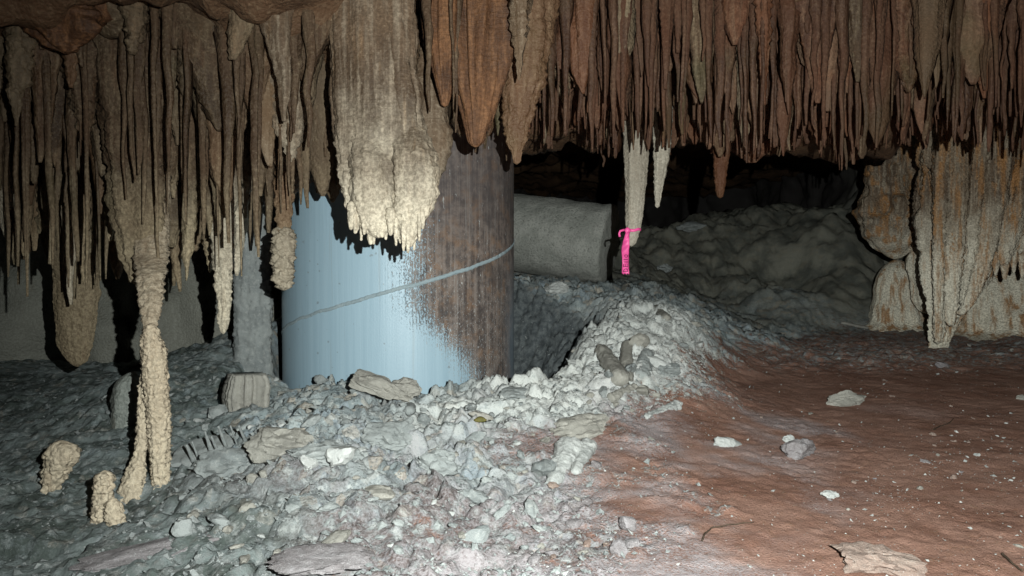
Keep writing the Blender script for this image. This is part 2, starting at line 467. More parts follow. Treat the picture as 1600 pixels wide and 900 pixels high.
# the wall: a closed ring of rock in plan, bulging and leaning
WP = np.array([(-3.0, -2.8), (-3.7, 0.0), (-3.3, 2.2), (-2.7, 3.3), (-2.2, 3.65), (-1.75, 3.78), (-1.3, 3.9), (-1.08, 4.6), (-1.0, 6.0), (-.6, 9.0), (1.2, 11.5),
               (2.9, 10.0), (2.85, 7.4), (2.75, 6.25), (3.1, 5.75), (3.7, 5.45), (4.3, 4.6), (4.6, 2.5), (4.2, 0), (3.2, -2.8), (0, -3.3)])
def closed_curve(P, n):
    P2 = np.vstack([P, P[:1]])
    d = np.r_[0, np.cumsum(np.hypot(*np.diff(P2, axis=0).T))]
    s = np.linspace(0, d[-1], n, endpoint=False)
    c = np.stack([np.interp(s, d, P2[:, 0]), np.interp(s, d, P2[:, 1])], -1)
    k = 9
    for _ in range(2):
        c = sum(np.roll(c, j, 0) for j in range(-k, k + 1)) / (2 * k + 1)
    return c
NU, NV = 900, 90
cc = closed_curve(WP, NU)
tn = np.roll(cc, -1, 0) - np.roll(cc, 1, 0)
tn /= np.linalg.norm(tn, axis=1)[:, None]
nrm_in = np.stack([tn[:, 1], -tn[:, 0]], -1)
if np.mean(np.sum(nrm_in * (np.array([0, 3]) - cc), 1)) < 0: nrm_in = -nrm_in
zz = np.linspace(-.35, 2.0, NV)
U, W = np.meshgrid(np.arange(NU), zz)
U = U.astype(int)
bx, by = cc[U, 0], cc[U, 1]
q = .30 * fbm(bx * .9, by * .9, W * .8, 201, 2) + .13 * fbm(bx * 3, by * 3, W * 1.3, 203, 3) + .03 * fbm(bx * 11, by * 11, W * 9, 206, 3)
q = q + .25 * sstep(.9, .0, W) * sstep(0, 3.0, bx)          # foot of the wall bulges where flowstone runs down
q = q - .30 * sstep(.6, 1.5, W) * sstep(1.0, 3.0, bx)
VX, VY = bx + nrm_in[U, 0] * q, by + nrm_in[U, 1] * q
idx = np.arange(NU * NV).reshape(NV, NU)
ir = np.roll(idx, -1, 1)
Q = np.stack([idx[:-1], ir[:-1], ir[1:], idx[1:]], -1).reshape(-1, 4)
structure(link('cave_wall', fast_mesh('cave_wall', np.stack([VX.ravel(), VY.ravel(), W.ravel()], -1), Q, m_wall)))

# ------------------------------------------------------------------ lofted dripstone
def loft(C, RX, RY, n, seed, flute=.10, lump=.10, knob=.05, fs=2.2, ls=11., ks=95., twist=0.0, rot=0.0, cap=True, axisdir=None):
    """rings of n points round the centre line C with half widths RX (sideways) and RY (in depth)"""
    C = np.asarray(C, float); m = len(C)
    th = np.linspace(0, 2 * math.pi, n, endpoint=False)
    T, I = np.meshgrid(th, np.arange(m))
    ct, st = np.cos(T), np.sin(T)
    s = np.r_[0, np.cumsum(np.linalg.norm(np.diff(C, axis=0), axis=1))][I]
    rm = np.maximum((np.asarray(RX) + np.asarray(RY)) * .5, .004)[I]
    k = 1 + flute * fbm(ct * fs + seed * 3.1, st * fs, s * .9, seed, 3)
    # along-axis lumps and knobs, measured in metres so that thin tips stay thin
    ax = np.asarray(RX)[I] * ct; ay = np.asarray(RY)[I] * st
    wx, wy, wz = C[I, 0] + ax, C[I, 1] + ay, C[I, 2]
    k = k + lump * fbm(wx * ls, wy * ls, s * ls, seed + 7, 3)
    k = k + knob * fbm(wx * ks, wy * ks, s * ks, seed + 11, 3) * np.minimum(1, .02 / rm)
    k = np.maximum(k, .15)
    ax, ay = ax * k, ay * k
    if axisdir is None:
        cr, sr = math.cos(rot), math.sin(rot)
        V = np.stack([C[I, 0] + ax * cr - ay * sr, C[I, 1] + ax * sr + ay * cr, wz + 0 * ax], -1)
    else:
        a, b = axisdir
        V = C[I] + ax[..., None] * np.asarray(a) + ay[..., None] * np.asarray(b)
    idx = np.arange(m * n).reshape(m, n); ir = np.roll(idx, -1, 1)
    F_ = np.stack([idx[:-1], idx[1:], ir[1:], ir[:-1]], -1).reshape(-1, 4)
    V = V.reshape(-1, 3)
    # close both ends with quads made of a fan of degenerate-free centre vertices
    c0, c1 = len(V), len(V) + 1
    V = np.vstack([V, C[0], C[-1]])
    caps = []
    for i in range(0, n, 2):
        a, b, c = i, (i + 1) % n, (i + 2) % n
        caps.append((c0, idx[0, a], idx[0, b], idx[0, c])); caps.append((c1, idx[-1, c], idx[-1, b], idx[-1, a]))
    return V, np.vstack([F_, np.array(caps)])

def traced(name, rows, D, mat, seed, ratio=.7, n=40, step=4.0, parent=None, to_ceiling=False, to_floor=False, ymax_depth=.16, Ds=None, rounded=True, **kw):
    """a dripstone body from photo rows (y, x left, x right), stood at depth D with real thickness"""
    rows = sorted(rows)
    y = np.array([r[0] for r in rows], float); xl = np.array([r[1] for r in rows], float); xr = np.array([r[2] for r in rows], float)
    yy = np.arange(y[0], y[-1] + .01, step)
    def sm(v):
        w = np.interp(yy, y, v)
        kk = 5
        p = np.r_[np.full(kk, w[0]), w, np.full(kk, w[-1])]
        return np.convolve(p, np.hanning(2 * kk + 1) / np.hanning(2 * kk + 1).sum(), 'valid')
    a, b = sm(xl), sm(xr)
    DD = np.full(len(yy), D) if Ds is None else np.interp(yy, y, Ds)
    C = np.array([at((p + q_) / 2, v, d) for p, q_, v, d in zip(a, b, yy, DD)])
    RX = np.maximum((b - a) / 2 / F * DD, .0035)
    RY = np.minimum(RX * ratio, ymax_depth)
    # free ends are rounded off
    arc = np.r_[0, np.cumsum(np.linalg.norm(np.diff(C, axis=0), axis=1))]
    for free, dist, w_ in ((not to_ceiling, arc, RX[0]), (not to_floor, arc[-1] - arc, RX[-1])):
        if free and rounded:
            w_ = max(w_ * 1.1, .004)
            kk = np.sqrt(np.clip(1 - (1 - np.minimum(1, dist / w_)) ** 2, .02, 1))
            RX = RX * kk; RY = RY * kk
    if to_ceiling:
        zt = float(ceil_z(C[0, 0], C[0, 1])) + .08
        if zt > C[0, 2] + .02:
            extra = np.arange(zt, C[0, 2] + .01, -.02)
            g = np.linspace(1.35, 1.0, len(extra))
            C = np.vstack([np.stack([np.full(len(extra), C[0, 0]), np.full(len(extra), C[0, 1]), extra], -1), C])
            RX = np.r_[RX[0] * g, RX]; RY = np.r_[RY[0] * g, RY]
    if to_floor:
        zf = float(floor_z(C[-1, 0], C[-1, 1])) - .05
        if zf < C[-1, 2] - .01:
            extra = np.arange(C[-1, 2] - .015, zf, -.015)
            C = np.vstack([C, np.stack([np.full(len(extra), C[-1, 0]), np.full(len(extra), C[-1, 1]), extra], -1)])
            g = 1 + .6 * np.linspace(0, 1, len(extra)) ** 2
            RX = np.r_[RX, RX[-1] * g]; RY = np.r_[RY, RY[-1] * g]
    V, Fc = loft(C, RX, RY, n, seed, **kw)
    return link(name, fast_mesh(name, V, Fc, mat), parent)

# ------------------------------------------------------------------ hero dripstone
root = empty('flowstone_curtain', at(600, 0, 2.15))
def under(o, r):
    o.parent = r
    o.matrix_parent_inverse = Matrix.Translation(-Vector(r.location))
    return o
tag(root, 'broad cream flowstone curtain with rounded lobes hanging in front of the blue pipe', 'flowstone')
under(traced('sheet', [(-40, 508, 640), (60, 514, 646), (150, 520, 654), (230, 528, 668), (280, 540, 676), (310, 552, 672), (332, 562, 662), (346, 572, 650)], 2.17, m_curtain, 301, ratio=.42, n=96, step=3, to_ceiling=True, flute=.16, fs=3.6, lump=.07, knob=.10), root)
under(traced('lobe', [(90, 552, 590), (160, 546, 600), (250, 542, 612), (310, 547, 613), (342, 558, 611), (362, 570, 607), (374, 583, 602)], 2.11, m_curtain, 302, Ds=[2.24, 2.19, 2.13, 2.11, 2.11, 2.11, 2.11], n=56, step=3, ratio=.6, flute=.16, lump=.10, knob=.2), root)
under(traced('lobe', [(90, 616, 640), (160, 610, 652), (240, 608, 680), (300, 610, 684), (335, 613, 671), (365, 622, 656), (388, 631, 644)], 2.12, m_curtain, 303, Ds=[2.24, 2.20, 2.14, 2.12, 2.12, 2.12, 2.12], n=56, step=3, ratio=.6, flute=.16, lump=.10, knob=.2), root)
under(traced('lobe', [(100, 524, 540), (220, 522, 552), (290, 532, 556), (326, 540, 553), (348, 546, 551)], 2.13, m_curtain, 304, Ds=[2.22, 2.16, 2.13, 2.13, 2.13], n=36, step=3, lump=.1, knob=.3), root)
tips = random.Random(5)
for k in range(22):
    x = 548 + k * 5.3 + tips.uniform(-2, 2)
    y0_ = float(np.interp(x, [545, 566, 588, 600, 608, 616, 634, 650, 668], [350, 368, 376, 374, 352, 372, 390, 378, 344]))
    y = y0_ + tips.uniform(-6, 12); w = tips.uniform(3, 7.5)
    under(traced('drip_tip', [(y - 46, x - w, x + w), (y - 26, x - w * .95, x + w * .95), (y - 10, x - w * .7, x + w * .7), (y, x - w * .3, x + w * .3)], 2.09 + .012 * (k % 4), m_curtain, 310 + k, n=16, step=1.3, lump=.2, knob=.3), root)

root = empty('flowstone_drapery', at(735, 0, 2.3))
tag(root, 'smooth rust orange drapery tapering to a point beside the cream curtain', 'flowstone')
under(traced('sheet', [(-40, 692, 804), (60, 696, 796), (130, 706, 784), (180, 722, 770), (215, 730, 758), (232, 735, 752)], 2.28, m_orange, 321, ratio=.5, n=96, step=3, to_ceiling=True, flute=.34, fs=4.5, lump=.05, knob=.05), root)
under(traced('fold', [(-40, 658, 720), (60, 663, 716), (110, 676, 708), (150, 686, 703), (168, 691, 698)], 2.24, m_orange, 322, ratio=.6, n=64, step=3, to_ceiling=True, flute=.34, fs=4.0, lump=.05, knob=.05), root)

o = traced('stalactite', [(20, 660, 690), (110, 646, 696), (180, 642, 702), (230, 645, 706), (262, 652, 694), (288, 656, 680), (303, 662, 672)], 2.32, m_cream, 331, n=44, step=3, to_ceiling=True, ratio=.7, flute=.14, lump=.16, knob=.2)
tag(o, 'lumpy beige stalactite wedged between cream curtain and orange drapery', 'stalactite')
o = traced('stalactite', [(-40, 776, 866), (60, 780, 862), (120, 782, 850), (165, 786, 836), (205, 790, 824), (235, 797, 816), (258, 803, 812)], 2.42, m_tan, 332, n=56, step=3, to_ceiling=True, ratio=.6, flute=.22, lump=.2, knob=.3)
tag(o, 'shaggy tan stalactite with a rough tapering end beside the orange drapery', 'stalactite')
o = traced('stalactite', [(-30, 962, 1014), (90, 966, 1014), (180, 972, 1014), (250, 976, 1012), (310, 977, 1006), (350, 978, 1001), (372, 979, 996), (386, 981, 991)], 3.10, m_pale, 333, n=40, step=2.5, to_ceiling=True, ratio=.85, flute=.12, lump=.08, knob=.12)
tag(o, 'long pale stalactite with pink flagging tape tied round its tip', 'stalactite')
o = traced('stalactite', [(-30, 1010, 1055), (120, 1016, 1052), (200, 1020, 1050), (250, 1021, 1045), (290, 1021, 1036), (326, 1024, 1030)], 3.14, m_pale, 334, n=32, step=2.5, to_ceiling=True, ratio=.85, flute=.14, lump=.1, knob=.15)
tag(o, 'thinner pale stalactite hanging just beside the one with the pink tape', 'stalactite')
o = traced('stalactite', [(-30, 1100, 1150), (150, 1108, 1144), (235, 1114, 1140), (280, 1116, 1134), (302, 1119, 1131), (312, 1123, 1127)], 3.2, m_red, 335, n=32, step=2.5, to_ceiling=True, ratio=.85, flute=.12, lump=.1, knob=.15)
tag(o, 'grey brown carrot shaped stalactite reaching below its neighbours over the dark hollow', 'stalactite')
o = traced('stalactite', [(120, 40, 190), (240, 60, 172), (330, 72, 158), (420, 84, 150), (490, 86, 146), (535, 92, 142), (562, 104, 134), (574, 114, 128)], 2.75, m_tan, 336, n=72, step=3, to_ceiling=True, ratio=.45, flute=.26, fs=2.6, lump=.12, knob=.15)
tag(o, 'broad brown tongue shaped drapery with rounded end hanging near the left wall', 'drapery')
o = traced('stalactite', [(150, 150, 262), (260, 164, 256), (330, 172, 252), (380, 184, 246), (420, 196, 236), (446, 205, 217)], 2.25, m_tan, 337, n=56, step=3, to_ceiling=True, ratio=.6, flute=.2, lump=.15, knob=.25)
tag(o, 'thick beige stalactite with blunt end in front of the thin limestone column', 'stalactite')
o = traced('stalactite', [(180, 320, 378), (300, 326, 372), (390, 332, 368), (440, 336, 362), (490, 340, 360), (512, 343, 356), (524, 347, 351)], 2.5, m_cream, 338, n=44, step=3, to_ceiling=True, ratio=.75, flute=.16, lump=.16, knob=.3)
tag(o, 'long cream stalactite with orange tinge hanging between the column and the pipe', 'stalactite')
root = empty('stalactite', at(440, 300, 2.42))
tag(root, 'stubby stalactite with a swollen knobbly white club end beside the pipe', 'stalactite')
under(traced('stem', [(120, 428, 462), (250, 430, 458), (330, 431, 456), (372, 432, 455)], 2.42, m_tan, 339, n=28, step=3, to_ceiling=True, ratio=.8, lump=.2, knob=.3), root)
under(traced('club', [(352, 432, 454), (366, 427, 459), (400, 425, 460), (430, 426, 458), (446, 431, 455), (454, 437, 449)], 2.42, m_cream, 340, n=44, step=2, ratio=.9, lump=.14, knob=.6), root)

o = traced('flowstone_boss', [(-60, 10, 150), (0, 14, 150), (30, 22, 146), (52, 44, 140), (70, 66, 134), (84, 84, 126)], 2.05, m_orange, 343, n=56, step=3, to_ceiling=True, ratio=.7, flute=.3, lump=.4, ls=9, knob=.4)
tag(o, 'ochre orange lump of flowstone bulging from the ceiling over the thicket', 'flowstone')
# the thin column and its companions
def foot(px, py):
    return float(ground_at(px, py)[1])
DC = foot(252, 762)
root = empty('limestone_column', at(250, 760, DC))
tag(root, 'thin buff limestone column joining ceiling to floor, knobbly all the way down', 'column')
under(traced('upper_stalactite', [(340, 212, 262), (400, 214, 260), (430, 216, 256), (470, 220, 252), (500, 224, 247), (520, 226, 243)], DC + .01, m_cream, 351, n=44, step=3, Ds=[DC + .30, DC + .22, DC + .13, DC + .06, DC + .02, DC], to_ceiling=True, ratio=.8, lump=.10, knob=.32), root)
under(traced('shaft', [(505, 226, 244), (525, 222, 250), (545, 221, 258), (600, 224, 261), (660, 230, 265), (720, 236, 264), (762, 240, 264)], DC, m_column, 352, n=52, step=2.5, to_floor=True, ratio=.9, lump=.05, knob=.3, ks=190), root)
under(traced('leaning_shaft', [(560, 226, 242), (610, 216, 236), (660, 214, 233), (710, 210, 228), (735, 198, 226), (765, 184, 224)], DC, m_column, 353, n=40, step=2.5, to_floor=True, ratio=.8, lump=.06, knob=.3, ks=190, Ds=[DC + .03, DC + .02, DC + .01, DC, DC - .01, DC - .02]), root)
for rows, D, sd, lb in (([(735, 156, 172), (745, 149, 177), (775, 148, 176), (800, 145, 172), (830, 144, 168)], foot(158, 832), 355, 'taller buff limestone stump with rounded top standing before the thin column'),
                        ([(778, 170, 180), (788, 165, 188), (810, 166, 194), (830, 166, 198)], foot(182, 832) - .01, 356, 'short squat buff limestone stump leaning against the taller stump')):
    o = traced('limestone_stump', rows, D, m_column, sd, n=44, step=2, to_floor=True, ratio=.85, lump=.07, knob=.3, ks=180)
    tag(o, lb, 'stalagmite')
o = traced('limestone_stump', [(688, 78, 112), (700, 70, 120), (720, 71, 122), (740, 68, 108), (766, 66, 90)], foot(80, 768), m_column, 357, n=48, step=2, to_floor=True, ratio=.8, lump=.18, knob=.35)
tag(o, 'irregular yellowish limestone lump on the dark silt near the left wall', 'stalagmite')
o = traced('limestone_column', [(340, 366, 430), (400, 370, 426), (470, 370, 424), (530, 368, 426), (575, 366, 428)], 3.15, m_rock, 358, n=56, step=3, to_ceiling=True, to_floor=True, ratio=.8, lump=.14, knob=.3)
tag(o, 'rough grey column standing behind the rubble just left of the pipe', 'column')
o = traced('boulder', [(580, 190, 228), (592, 182, 238), (620, 178, 242), (660, 180, 240)], foot(210, 662), m_wall, 359, n=48, step=3, to_floor=True, ratio=.9, lump=.14, knob=.2)
tag(o, 'rounded dark green grey boulder behind the thin limestone column', 'boulder')

# right hand pillar
root = empty('flowstone_pillar', at(1465, 540, 4.2))
tag(root, 'massive ochre and white flowstone pillar narrowing to a foot on the red floor', 'column')
under(traced('shaft', [(150, 1462, 1640), (250, 1456, 1615), (330, 1453, 1588), (400, 1455, 1560), (440, 1456, 1540), (470, 1457, 1516), (500, 1457, 1496), (522, 1456, 1486), (545, 1455, 1478)], 4.2, m_pillar, 371, n=110, step=2.5, to_ceiling=True, to_floor=True, ratio=.6, ymax_depth=.3, flute=.34, fs=4.2, lump=.07, knob=.3), root)
for k, (rws, D_) in enumerate([
        ([(150, 1462, 1500), (300, 1456, 1486), (400, 1456, 1480), (470, 1458, 1478), (520, 1459, 1474), (538, 1461, 1470)], 4.08),
        ([(140, 1490, 1530), (280, 1484, 1514), (380, 1480, 1506), (450, 1478, 1500), (496, 1478, 1494), (512, 1482, 1490)], 4.04),
        ([(180, 1520, 1556), (300, 1512, 1544), (390, 1506, 1532), (446, 1500, 1520), (478, 1498, 1510)], 4.06),
        ([(180, 1545, 1600), (300, 1536, 1580), (390, 1526, 1556), (440, 1516, 1540), (474, 1504, 1522), (494, 1494, 1504)], 4.02),
        ([(200, 1590, 1640), (320, 1570, 1612), (390, 1560, 1584), (416, 1562, 1574)], 4.0)]):
    under(traced('fold', rws, D_, m_pillar, 390 + k, n=40, step=2.5, ratio=.7, flute=.2, lump=.12, knob=.35), root)
under(traced('hood', [(120, 1540, 1720), (260, 1552, 1720), (350, 1560, 1710), (395, 1566, 1690), (420, 1580, 1670)], 4.12, m_pillar, 373, n=80, step=3, ratio=.6, to_ceiling=True, flute=.24, fs=3.2, lump=.14, knob=.2), root)
for k, (x, y) in enumerate([(1556, 432), (1570, 438), (1584, 428), (1597, 436), (1612, 430)]):
    under(traced('drip_tip', [(y - 40, x - 9, x + 9), (y - 18, x - 6, x + 6), (y, x - 2, x + 2)], 4.02, m_pillar, 375 + k, n=14, step=1.3, lump=.2), root)
o = traced('flowstone_boss', [(230, 1366, 1450), (280, 1356, 1452), (320, 1352, 1450), (360, 1358, 1440), (390, 1372, 1424), (406, 1386, 1412)], 5.0, m_pillar, 381, n=64, step=2.5, to_ceiling=True, ratio=.8, flute=.2, lump=.34, ls=7, knob=.3)
tag(o, 'bulging brown flowstone boss hanging on the wall behind the ochre pillar', 'flowstone')
o = traced('flowstone_boss', [(380, 1424, 1470), (430, 1418, 1474), (470, 1424, 1470), (492, 1436, 1462)], 4.85, m_pillar, 382, n=48, step=2.5, ratio=.7, flute=.14, lump=.14, ls=8, knob=.1)
tag(o, 'small tear shaped flowstone boss tucked behind the ochre pillar', 'flowstone')
o = traced('flowstone_mound', [(408, 1540, 1600), (430, 1518, 1630), (470, 1502, 1660), (510, 1490, 1690)], 4.75, m_pillar, 383, n=80, step=2.5, to_floor=True, ratio=.7, ymax_depth=.4, flute=.12, lump=.10, ls=5, knob=.06)
tag(o, 'smooth rounded greenish flowstone mound on the floor behind the ochre pillar', 'flowstone')
o = traced('flowstone_mound', [(405, 1390, 1410), (425, 1374, 1440), (460, 1368, 1450), (494, 1360, 1460)], 5.1, m_pillar, 384, n=80, step=2.5, to_floor=True, ratio=.7, ymax_depth=.4, flute=.12, lump=.10, ls=5, knob=.06)
tag(o, 'pale yellowish flowstone mound at the wall foot beneath the hanging boss', 'flowstone')

# ------------------------------------------------------------------ the thicket of stalactites
ENV = [(-100, 430), (0, 430), (50, 470), (90, 470), (140, 470), (180, 462), (210, 440), (270, 462), (300, 440), (330, 430), (380, 440), (410, 400), (440, 392), (470, 352), (500, 356), (530, 342), (560, 345), (600, 350),
       (640, 345), (668, 292), (690, 246), (710, 226), (740, 250), (765, 235), (790, 262), (815, 258), (830, 210), (850, 254), (870, 205), (900, 226), (925, 232), (945, 272), (965, 236), (1000, 240), (1060, 244), (1095, 250), (1130, 250),
       (1160, 256), (1185, 258), (1210, 250), (1240, 266), (1265, 246), (1285, 262), (1318, 275), (1340, 240), (1360, 256), (1385, 232), (1410, 240), (1440, 236), (1480, 220), (1540, 240), (1700, 260)]
ex = [e[0] for e in ENV]; ey = [e[1] for e in ENV]
rng = random.Random(11)
rows = [(2.12, .098, .10, .50), (2.20, .076, .28, .64), (2.28, .068, .42, .80), (2.37, .066, .55, .93), (2.47, .068, .70, 1.0), (2.58, .070, .80, 1.0), (2.70, .088, .85, 1.0)]
cnt = 0
SLIM = .029
PLACES = [(70, 'over the dark silt'), (165, 'by the tongue shaped drapery'), (265, 'above the thin column'), (325, 'between column and cream stalactite'),
          (400, 'by the long cream stalactite'), (470, 'by the club ended stalactite'), (530, 'flanking the cream curtain'), (690, 'behind the cream curtain'),
          (800, 'by the orange drapery'), (900, 'by the shaggy tan stalactite'), (960, 'over the concrete cylinder'), (1060, 'by the taped stalactite'),
          (1150, 'by the carrot shaped stalactite'), (1300, 'over the dim slope'), (1440, 'before the hanging boss'), (9999, 'at the ochre pillar')]
for Yr, sp, fa, fb in rows:
    x = -.74 * Yr
    while x < .74 * Yr:
        x += sp * rng.uniform(.7, 1.3)
        Y = (Yr + rng.uniform(-.05, .05)) * (1.20 if x > 0.02 else 1.0)
        px = px_of(x, Y)
        if px < -60 or px > 1660: continue
        if math.hypot(x - PIPE[0], Y - PIPE[1]) < PIPE_R + .09: continue
        if 500 < px < 665 and Y < 2.4: continue          # the flowstone curtain hangs here
        if 665 < px < 800 and Y < 2.5 and Y > 2.05: continue
        if px > 1455 and Y > 3.4: continue
        env = float(np.interp(px, ex, ey))
        if px > 820:
            ga, gb = (.15, .80) if Y < 2.58 else ((.45, .97) if Y < 2.74 else (.72, 1.0))
            ty = env * rng.uniform(ga, gb) + rng.uniform(-6, 3)
        else:
            ty = env * rng.uniform(fa, fb) + rng.uniform(-6, 3)
        if px < 470: ty += rng.gauss(-14, 26)
        if 480 < px < 860: ty = min(ty, env - 2)
        left = px < 640
        tip = at(px, ty, Y)
        ztop = float(ceil_z(x, Y)) + .05
        L = ztop - tip[2]
        if L < .10: continue
        if left:
            r0 = min(.066, .022 * math.exp(rng.expovariate(1.8))) * (.75 + .35 * L)
            ribbon = rng.random() < .15
        else:
            r0 = min(.048, .0155 * math.exp(rng.expovariate(2.0)))
            ribbon = rng.random() < .72
        m = 40
        t = np.linspace(0, 1, m)
        if ribbon:
            tp = rng.uniform(.45, .86)
            rad = r0 * (1.12 - .30 * t) * np.where(t < tp, 1, np.clip(1 - ((t - tp) / (1 - tp)) ** rng.uniform(.8, 1.5) * .9, .10, 1))
            ar = rng.uniform(1.0, 1.7)
        else:
            pw = rng.uniform(.75, 1.3)
            rad = r0 * ((1.3 if left else .95) * (1 - t) ** pw + .13 * (1 - t ** 6)) + .004
            ar = rng.uniform(.9, 1.25)
        rad = rad + r0 * rng.uniform(.5, 1.2) * np.exp(-t * L * 9)
        sd = 1000 + cnt
        lean = rng.gauss(0, .016 if left else .010)
        C = np.stack([x + lean * t + .007 * vnoise(t * L * 9, t * 0 + sd, t * 0, 3), Y + .007 * vnoise(t * L * 9, t * 0 + sd, t * 0 + 5, 4), ztop + (tip[2] - ztop) * t], -1)
        knobby = rng.random() < .35 if left else rng.random() < .12
        Vv, Ff = loft(C, rad * ar, rad / ar ** .5, 20, sd, flute=.24 if left else .42, fs=2.2 if left else 3.0, lump=.14 if left else .09, knob=.5 if knobby else .15, ks=95, rot=rng.uniform(-.7, .7))
        pale_tip = px < 700 and ty > 330 and Y > 2.2
        mat = (m_cream if (rng.random() < (.5 if 380 < px < 680 and ty > 250 else .12)) else m_tan) if px < 820 else (m_tan if rng.random() < .22 else m_red)
        o = link('stalactite', fast_mesh('stalactite', Vv, Ff, mat))
        slim = r0 < SLIM
        spot = [w_ for e_, w_ in PLACES if px < e_][0]
        size_w = 'short' if L < .34 else ('long' if L > .56 else 'mid-length')
        girth = 'slender' if slim else 'thick'
        form = 'knobbly' if knobby else ('flattened' if ribbon else 'tapering')
        hue = {m_tan.name: 'brown', m_red.name: 'red brown', m_cream.name: 'cream tinged'}[mat.name]
        yy_ = Y / (1.20 if x > .02 else 1.0)
        rank = 'in the outer rows' if yy_ < 2.24 else ('in the middle rows' if yy_ < 2.42 else 'in the inner rows')
        tag(o, '%s %s %s %s stalactite %s %s' % (size_w, girth, form, hue, rank, spot), 'stalactite', 'stalactites of the ceiling thicket')
        cnt += 1
print('stalactites', cnt)

# the fine fringe: well over the three hundred built singly, thin and past counting
def fringe(name, n, q0, q1, y0, y1, mat, label, seed):
    r_ = random.Random(seed)
    Vs, Fs, off = [], [], 0
    for k in range(n):
        Y = r_.uniform(y0, y1); x = r_.uniform(q0, q1) * Y
        px = px_of(x, Y)
        if math.hypot(x - PIPE[0], Y - PIPE[1]) < PIPE_R + .03 or (500 < px < 665 and Y < 2.4) or (px > 1450 and Y > 3.3): continue
        env = float(np.interp(px, ex, ey))
        tip = at(px, env * (r_.uniform(.55, 1.0) if r_.random() < .75 else r_.uniform(.15, .6)), Y)
        zt = float(ceil_z(x, Y)) + .04
        L = zt - tip[2]
        if L < .05: continue
        r = r_.uniform(.0055, .0145)
        t = np.linspace(0, 1, 14)
        rad = r * ((1 - t) ** r_.uniform(.5, 1.0) * .9 + .22) + r * .8 * np.exp(-t * L * 12)
        C = np.stack([x + .012 * t * r_.uniform(-1, 1) + .006 * vnoise(t * 5, t * 0 + k, t * 0, 9), Y + 0 * t, zt + (tip[2] - zt) * t], -1)
        Vv, Ff = loft(C, rad * r_.uniform(1, 1.5), rad, 8, seed * 1000 + k, flute=.35, lump=.22, knob=.3)
        Vs.append(Vv); Fs.append(Ff + off); off += len(Vv)
    o = link(name, fast_mesh(name, np.vstack(Vs), np.vstack(Fs), mat))
    o['kind'] = 'stuff'; o['label'] = label; o['category'] = 'stalactites'
fringe('soda_straws', 240, -.72, -.02, 2.1, 2.75, m_tan, 'thin brown stalactites filling the gaps in the thicket over the column', 21)
fringe('soda_straws', 640, .0, .72, 2.5, 3.3, m_red, 'thin red brown stalactites filling the gaps over the dark hollow', 22)

# ------------------------------------------------------------------ the steel pipe
def pipe_material():
    M = Mat('painted pipe steel', 0.42, 0.45)
    tc = M.n('TexCoord')
    ob = tc.outputs['Object']
    X, Y, Z = M.xyz(ob)
    th = M.math('ARCTAN2', X, M.math('MULTIPLY', Y, -1.0))       # 0 faces the camera, grows to the right
    cyl = M.n('CombineXYZ')
    M.put(cyl.inputs[0], M.math('MULTIPLY', th, .5)); M.put(cyl.inputs[2], Z)
    c = cyl.outputs[0]
    st = M.noise(M.scale(c, (60, 1, 1.2)), 1.0, 4, .6)
    st2 = M.noise(M.scale(c, (190, 1, 3)), 1.0, 4, .65)
    fine = M.noise(M.scale(ob, (1, 1, .6)), 190, 5, .75); mid = M.noise(ob, 16, 4, .6)
    blue = M.mix(M.rng(st, .3, .7), (0.31, 0.43, 0.50), (0.35, 0.475, 0.545))
    lines = M.math('MULTIPLY', M.rng(st2, .60, .72), M.rng(th, .0, -1.1))
    blue = M.mix(M.math('MULTIPLY', lines, .55), blue, (0.20, 0.27, 0.31))
    blue = M.mix(M.math('MULTIPLY', M.rng(M.noise(M.scale(c, (34, 1, .8)), 1.0, 3, .6), .62, .70), .35), blue, (0.30, 0.36, 0.38))
    blue = M.mix(M.rng(M.noise(ob, 42, 1, .5), .735, .76, 0, .7), blue, (0.22, 0.26, 0.28))
    # grime and rust over the side, its edge slanting down
    edge = M.rng(Z, .52, .17, 0.08, 0.58)
    w = M.math('SUBTRACT', th, edge)
    ww = M.math('ADD', w, M.math('MULTIPLY', M.math('SUBTRACT', fine, .5), 1.1))
    ww = M.math('ADD', ww, M.math('MULTIPLY', M.math('SUBTRACT', st2, .5), .55))
    dirt = M.rng(ww, -.07, .10)
    rust = M.mix(M.rng(M.math('ADD', M.math('MULTIPLY', st, .45), M.math('MULTIPLY', M.noise(ob, 30, 5, .7), .55)), .40, .60), (0.070, 0.052, 0.045), (0.20, 0.155, 0.130))
    rust = M.mix(M.rng(mid, .5, .68, 0, .6), rust, (0.22, 0.125, 0.07))
    rust = M.mix(M.rng(st2, .50, .72, 0, .6), rust, (0.33, 0.31, 0.29))
    rust = M.mix(M.math('MULTIPLY', M.rng(fine, .56, .68), M.rng(Z, .90, .25)), rust, (0.50, 0.53, 0.53))
    rust = M.mix(M.rng(M.noise(M.scale(c, (50, 1, 14)), 1.0, 5, .75), .62, .66, 0, .8), rust, (0.62, 0.64, 0.62))
    rust = M.mix(M.rng(M.noise(M.scale(c, (14, 1, 6)), 1.0, 4, .65), .52, .64, 0, .6), rust, (0.045, 0.036, 0.034))
    steel = M.math('MULTIPLY', M.rng(th, .95, 1.35), M.rng(Z, .75, .30))
    rust = M.mix(M.math('MULTIPLY', steel, .8), rust, (0.22, 0.29, 0.35))
    rust = M.mix(M.rng(Z, .62, .95, 0, .5), rust, (0.06, 0.05, 0.05))
    col = M.mix(dirt, blue, rust)
    h = M.math('ADD', M.math('MULTIPLY', fine, .3), M.math('ADD', M.math('MULTIPLY', st2, .3), M.math('MULTIPLY', dirt, .25)))
    return M.done(col, M.bump(h, .004, .5), M.rng(dirt, 0, 1, .42, .8))
m_pipe = pipe_material()
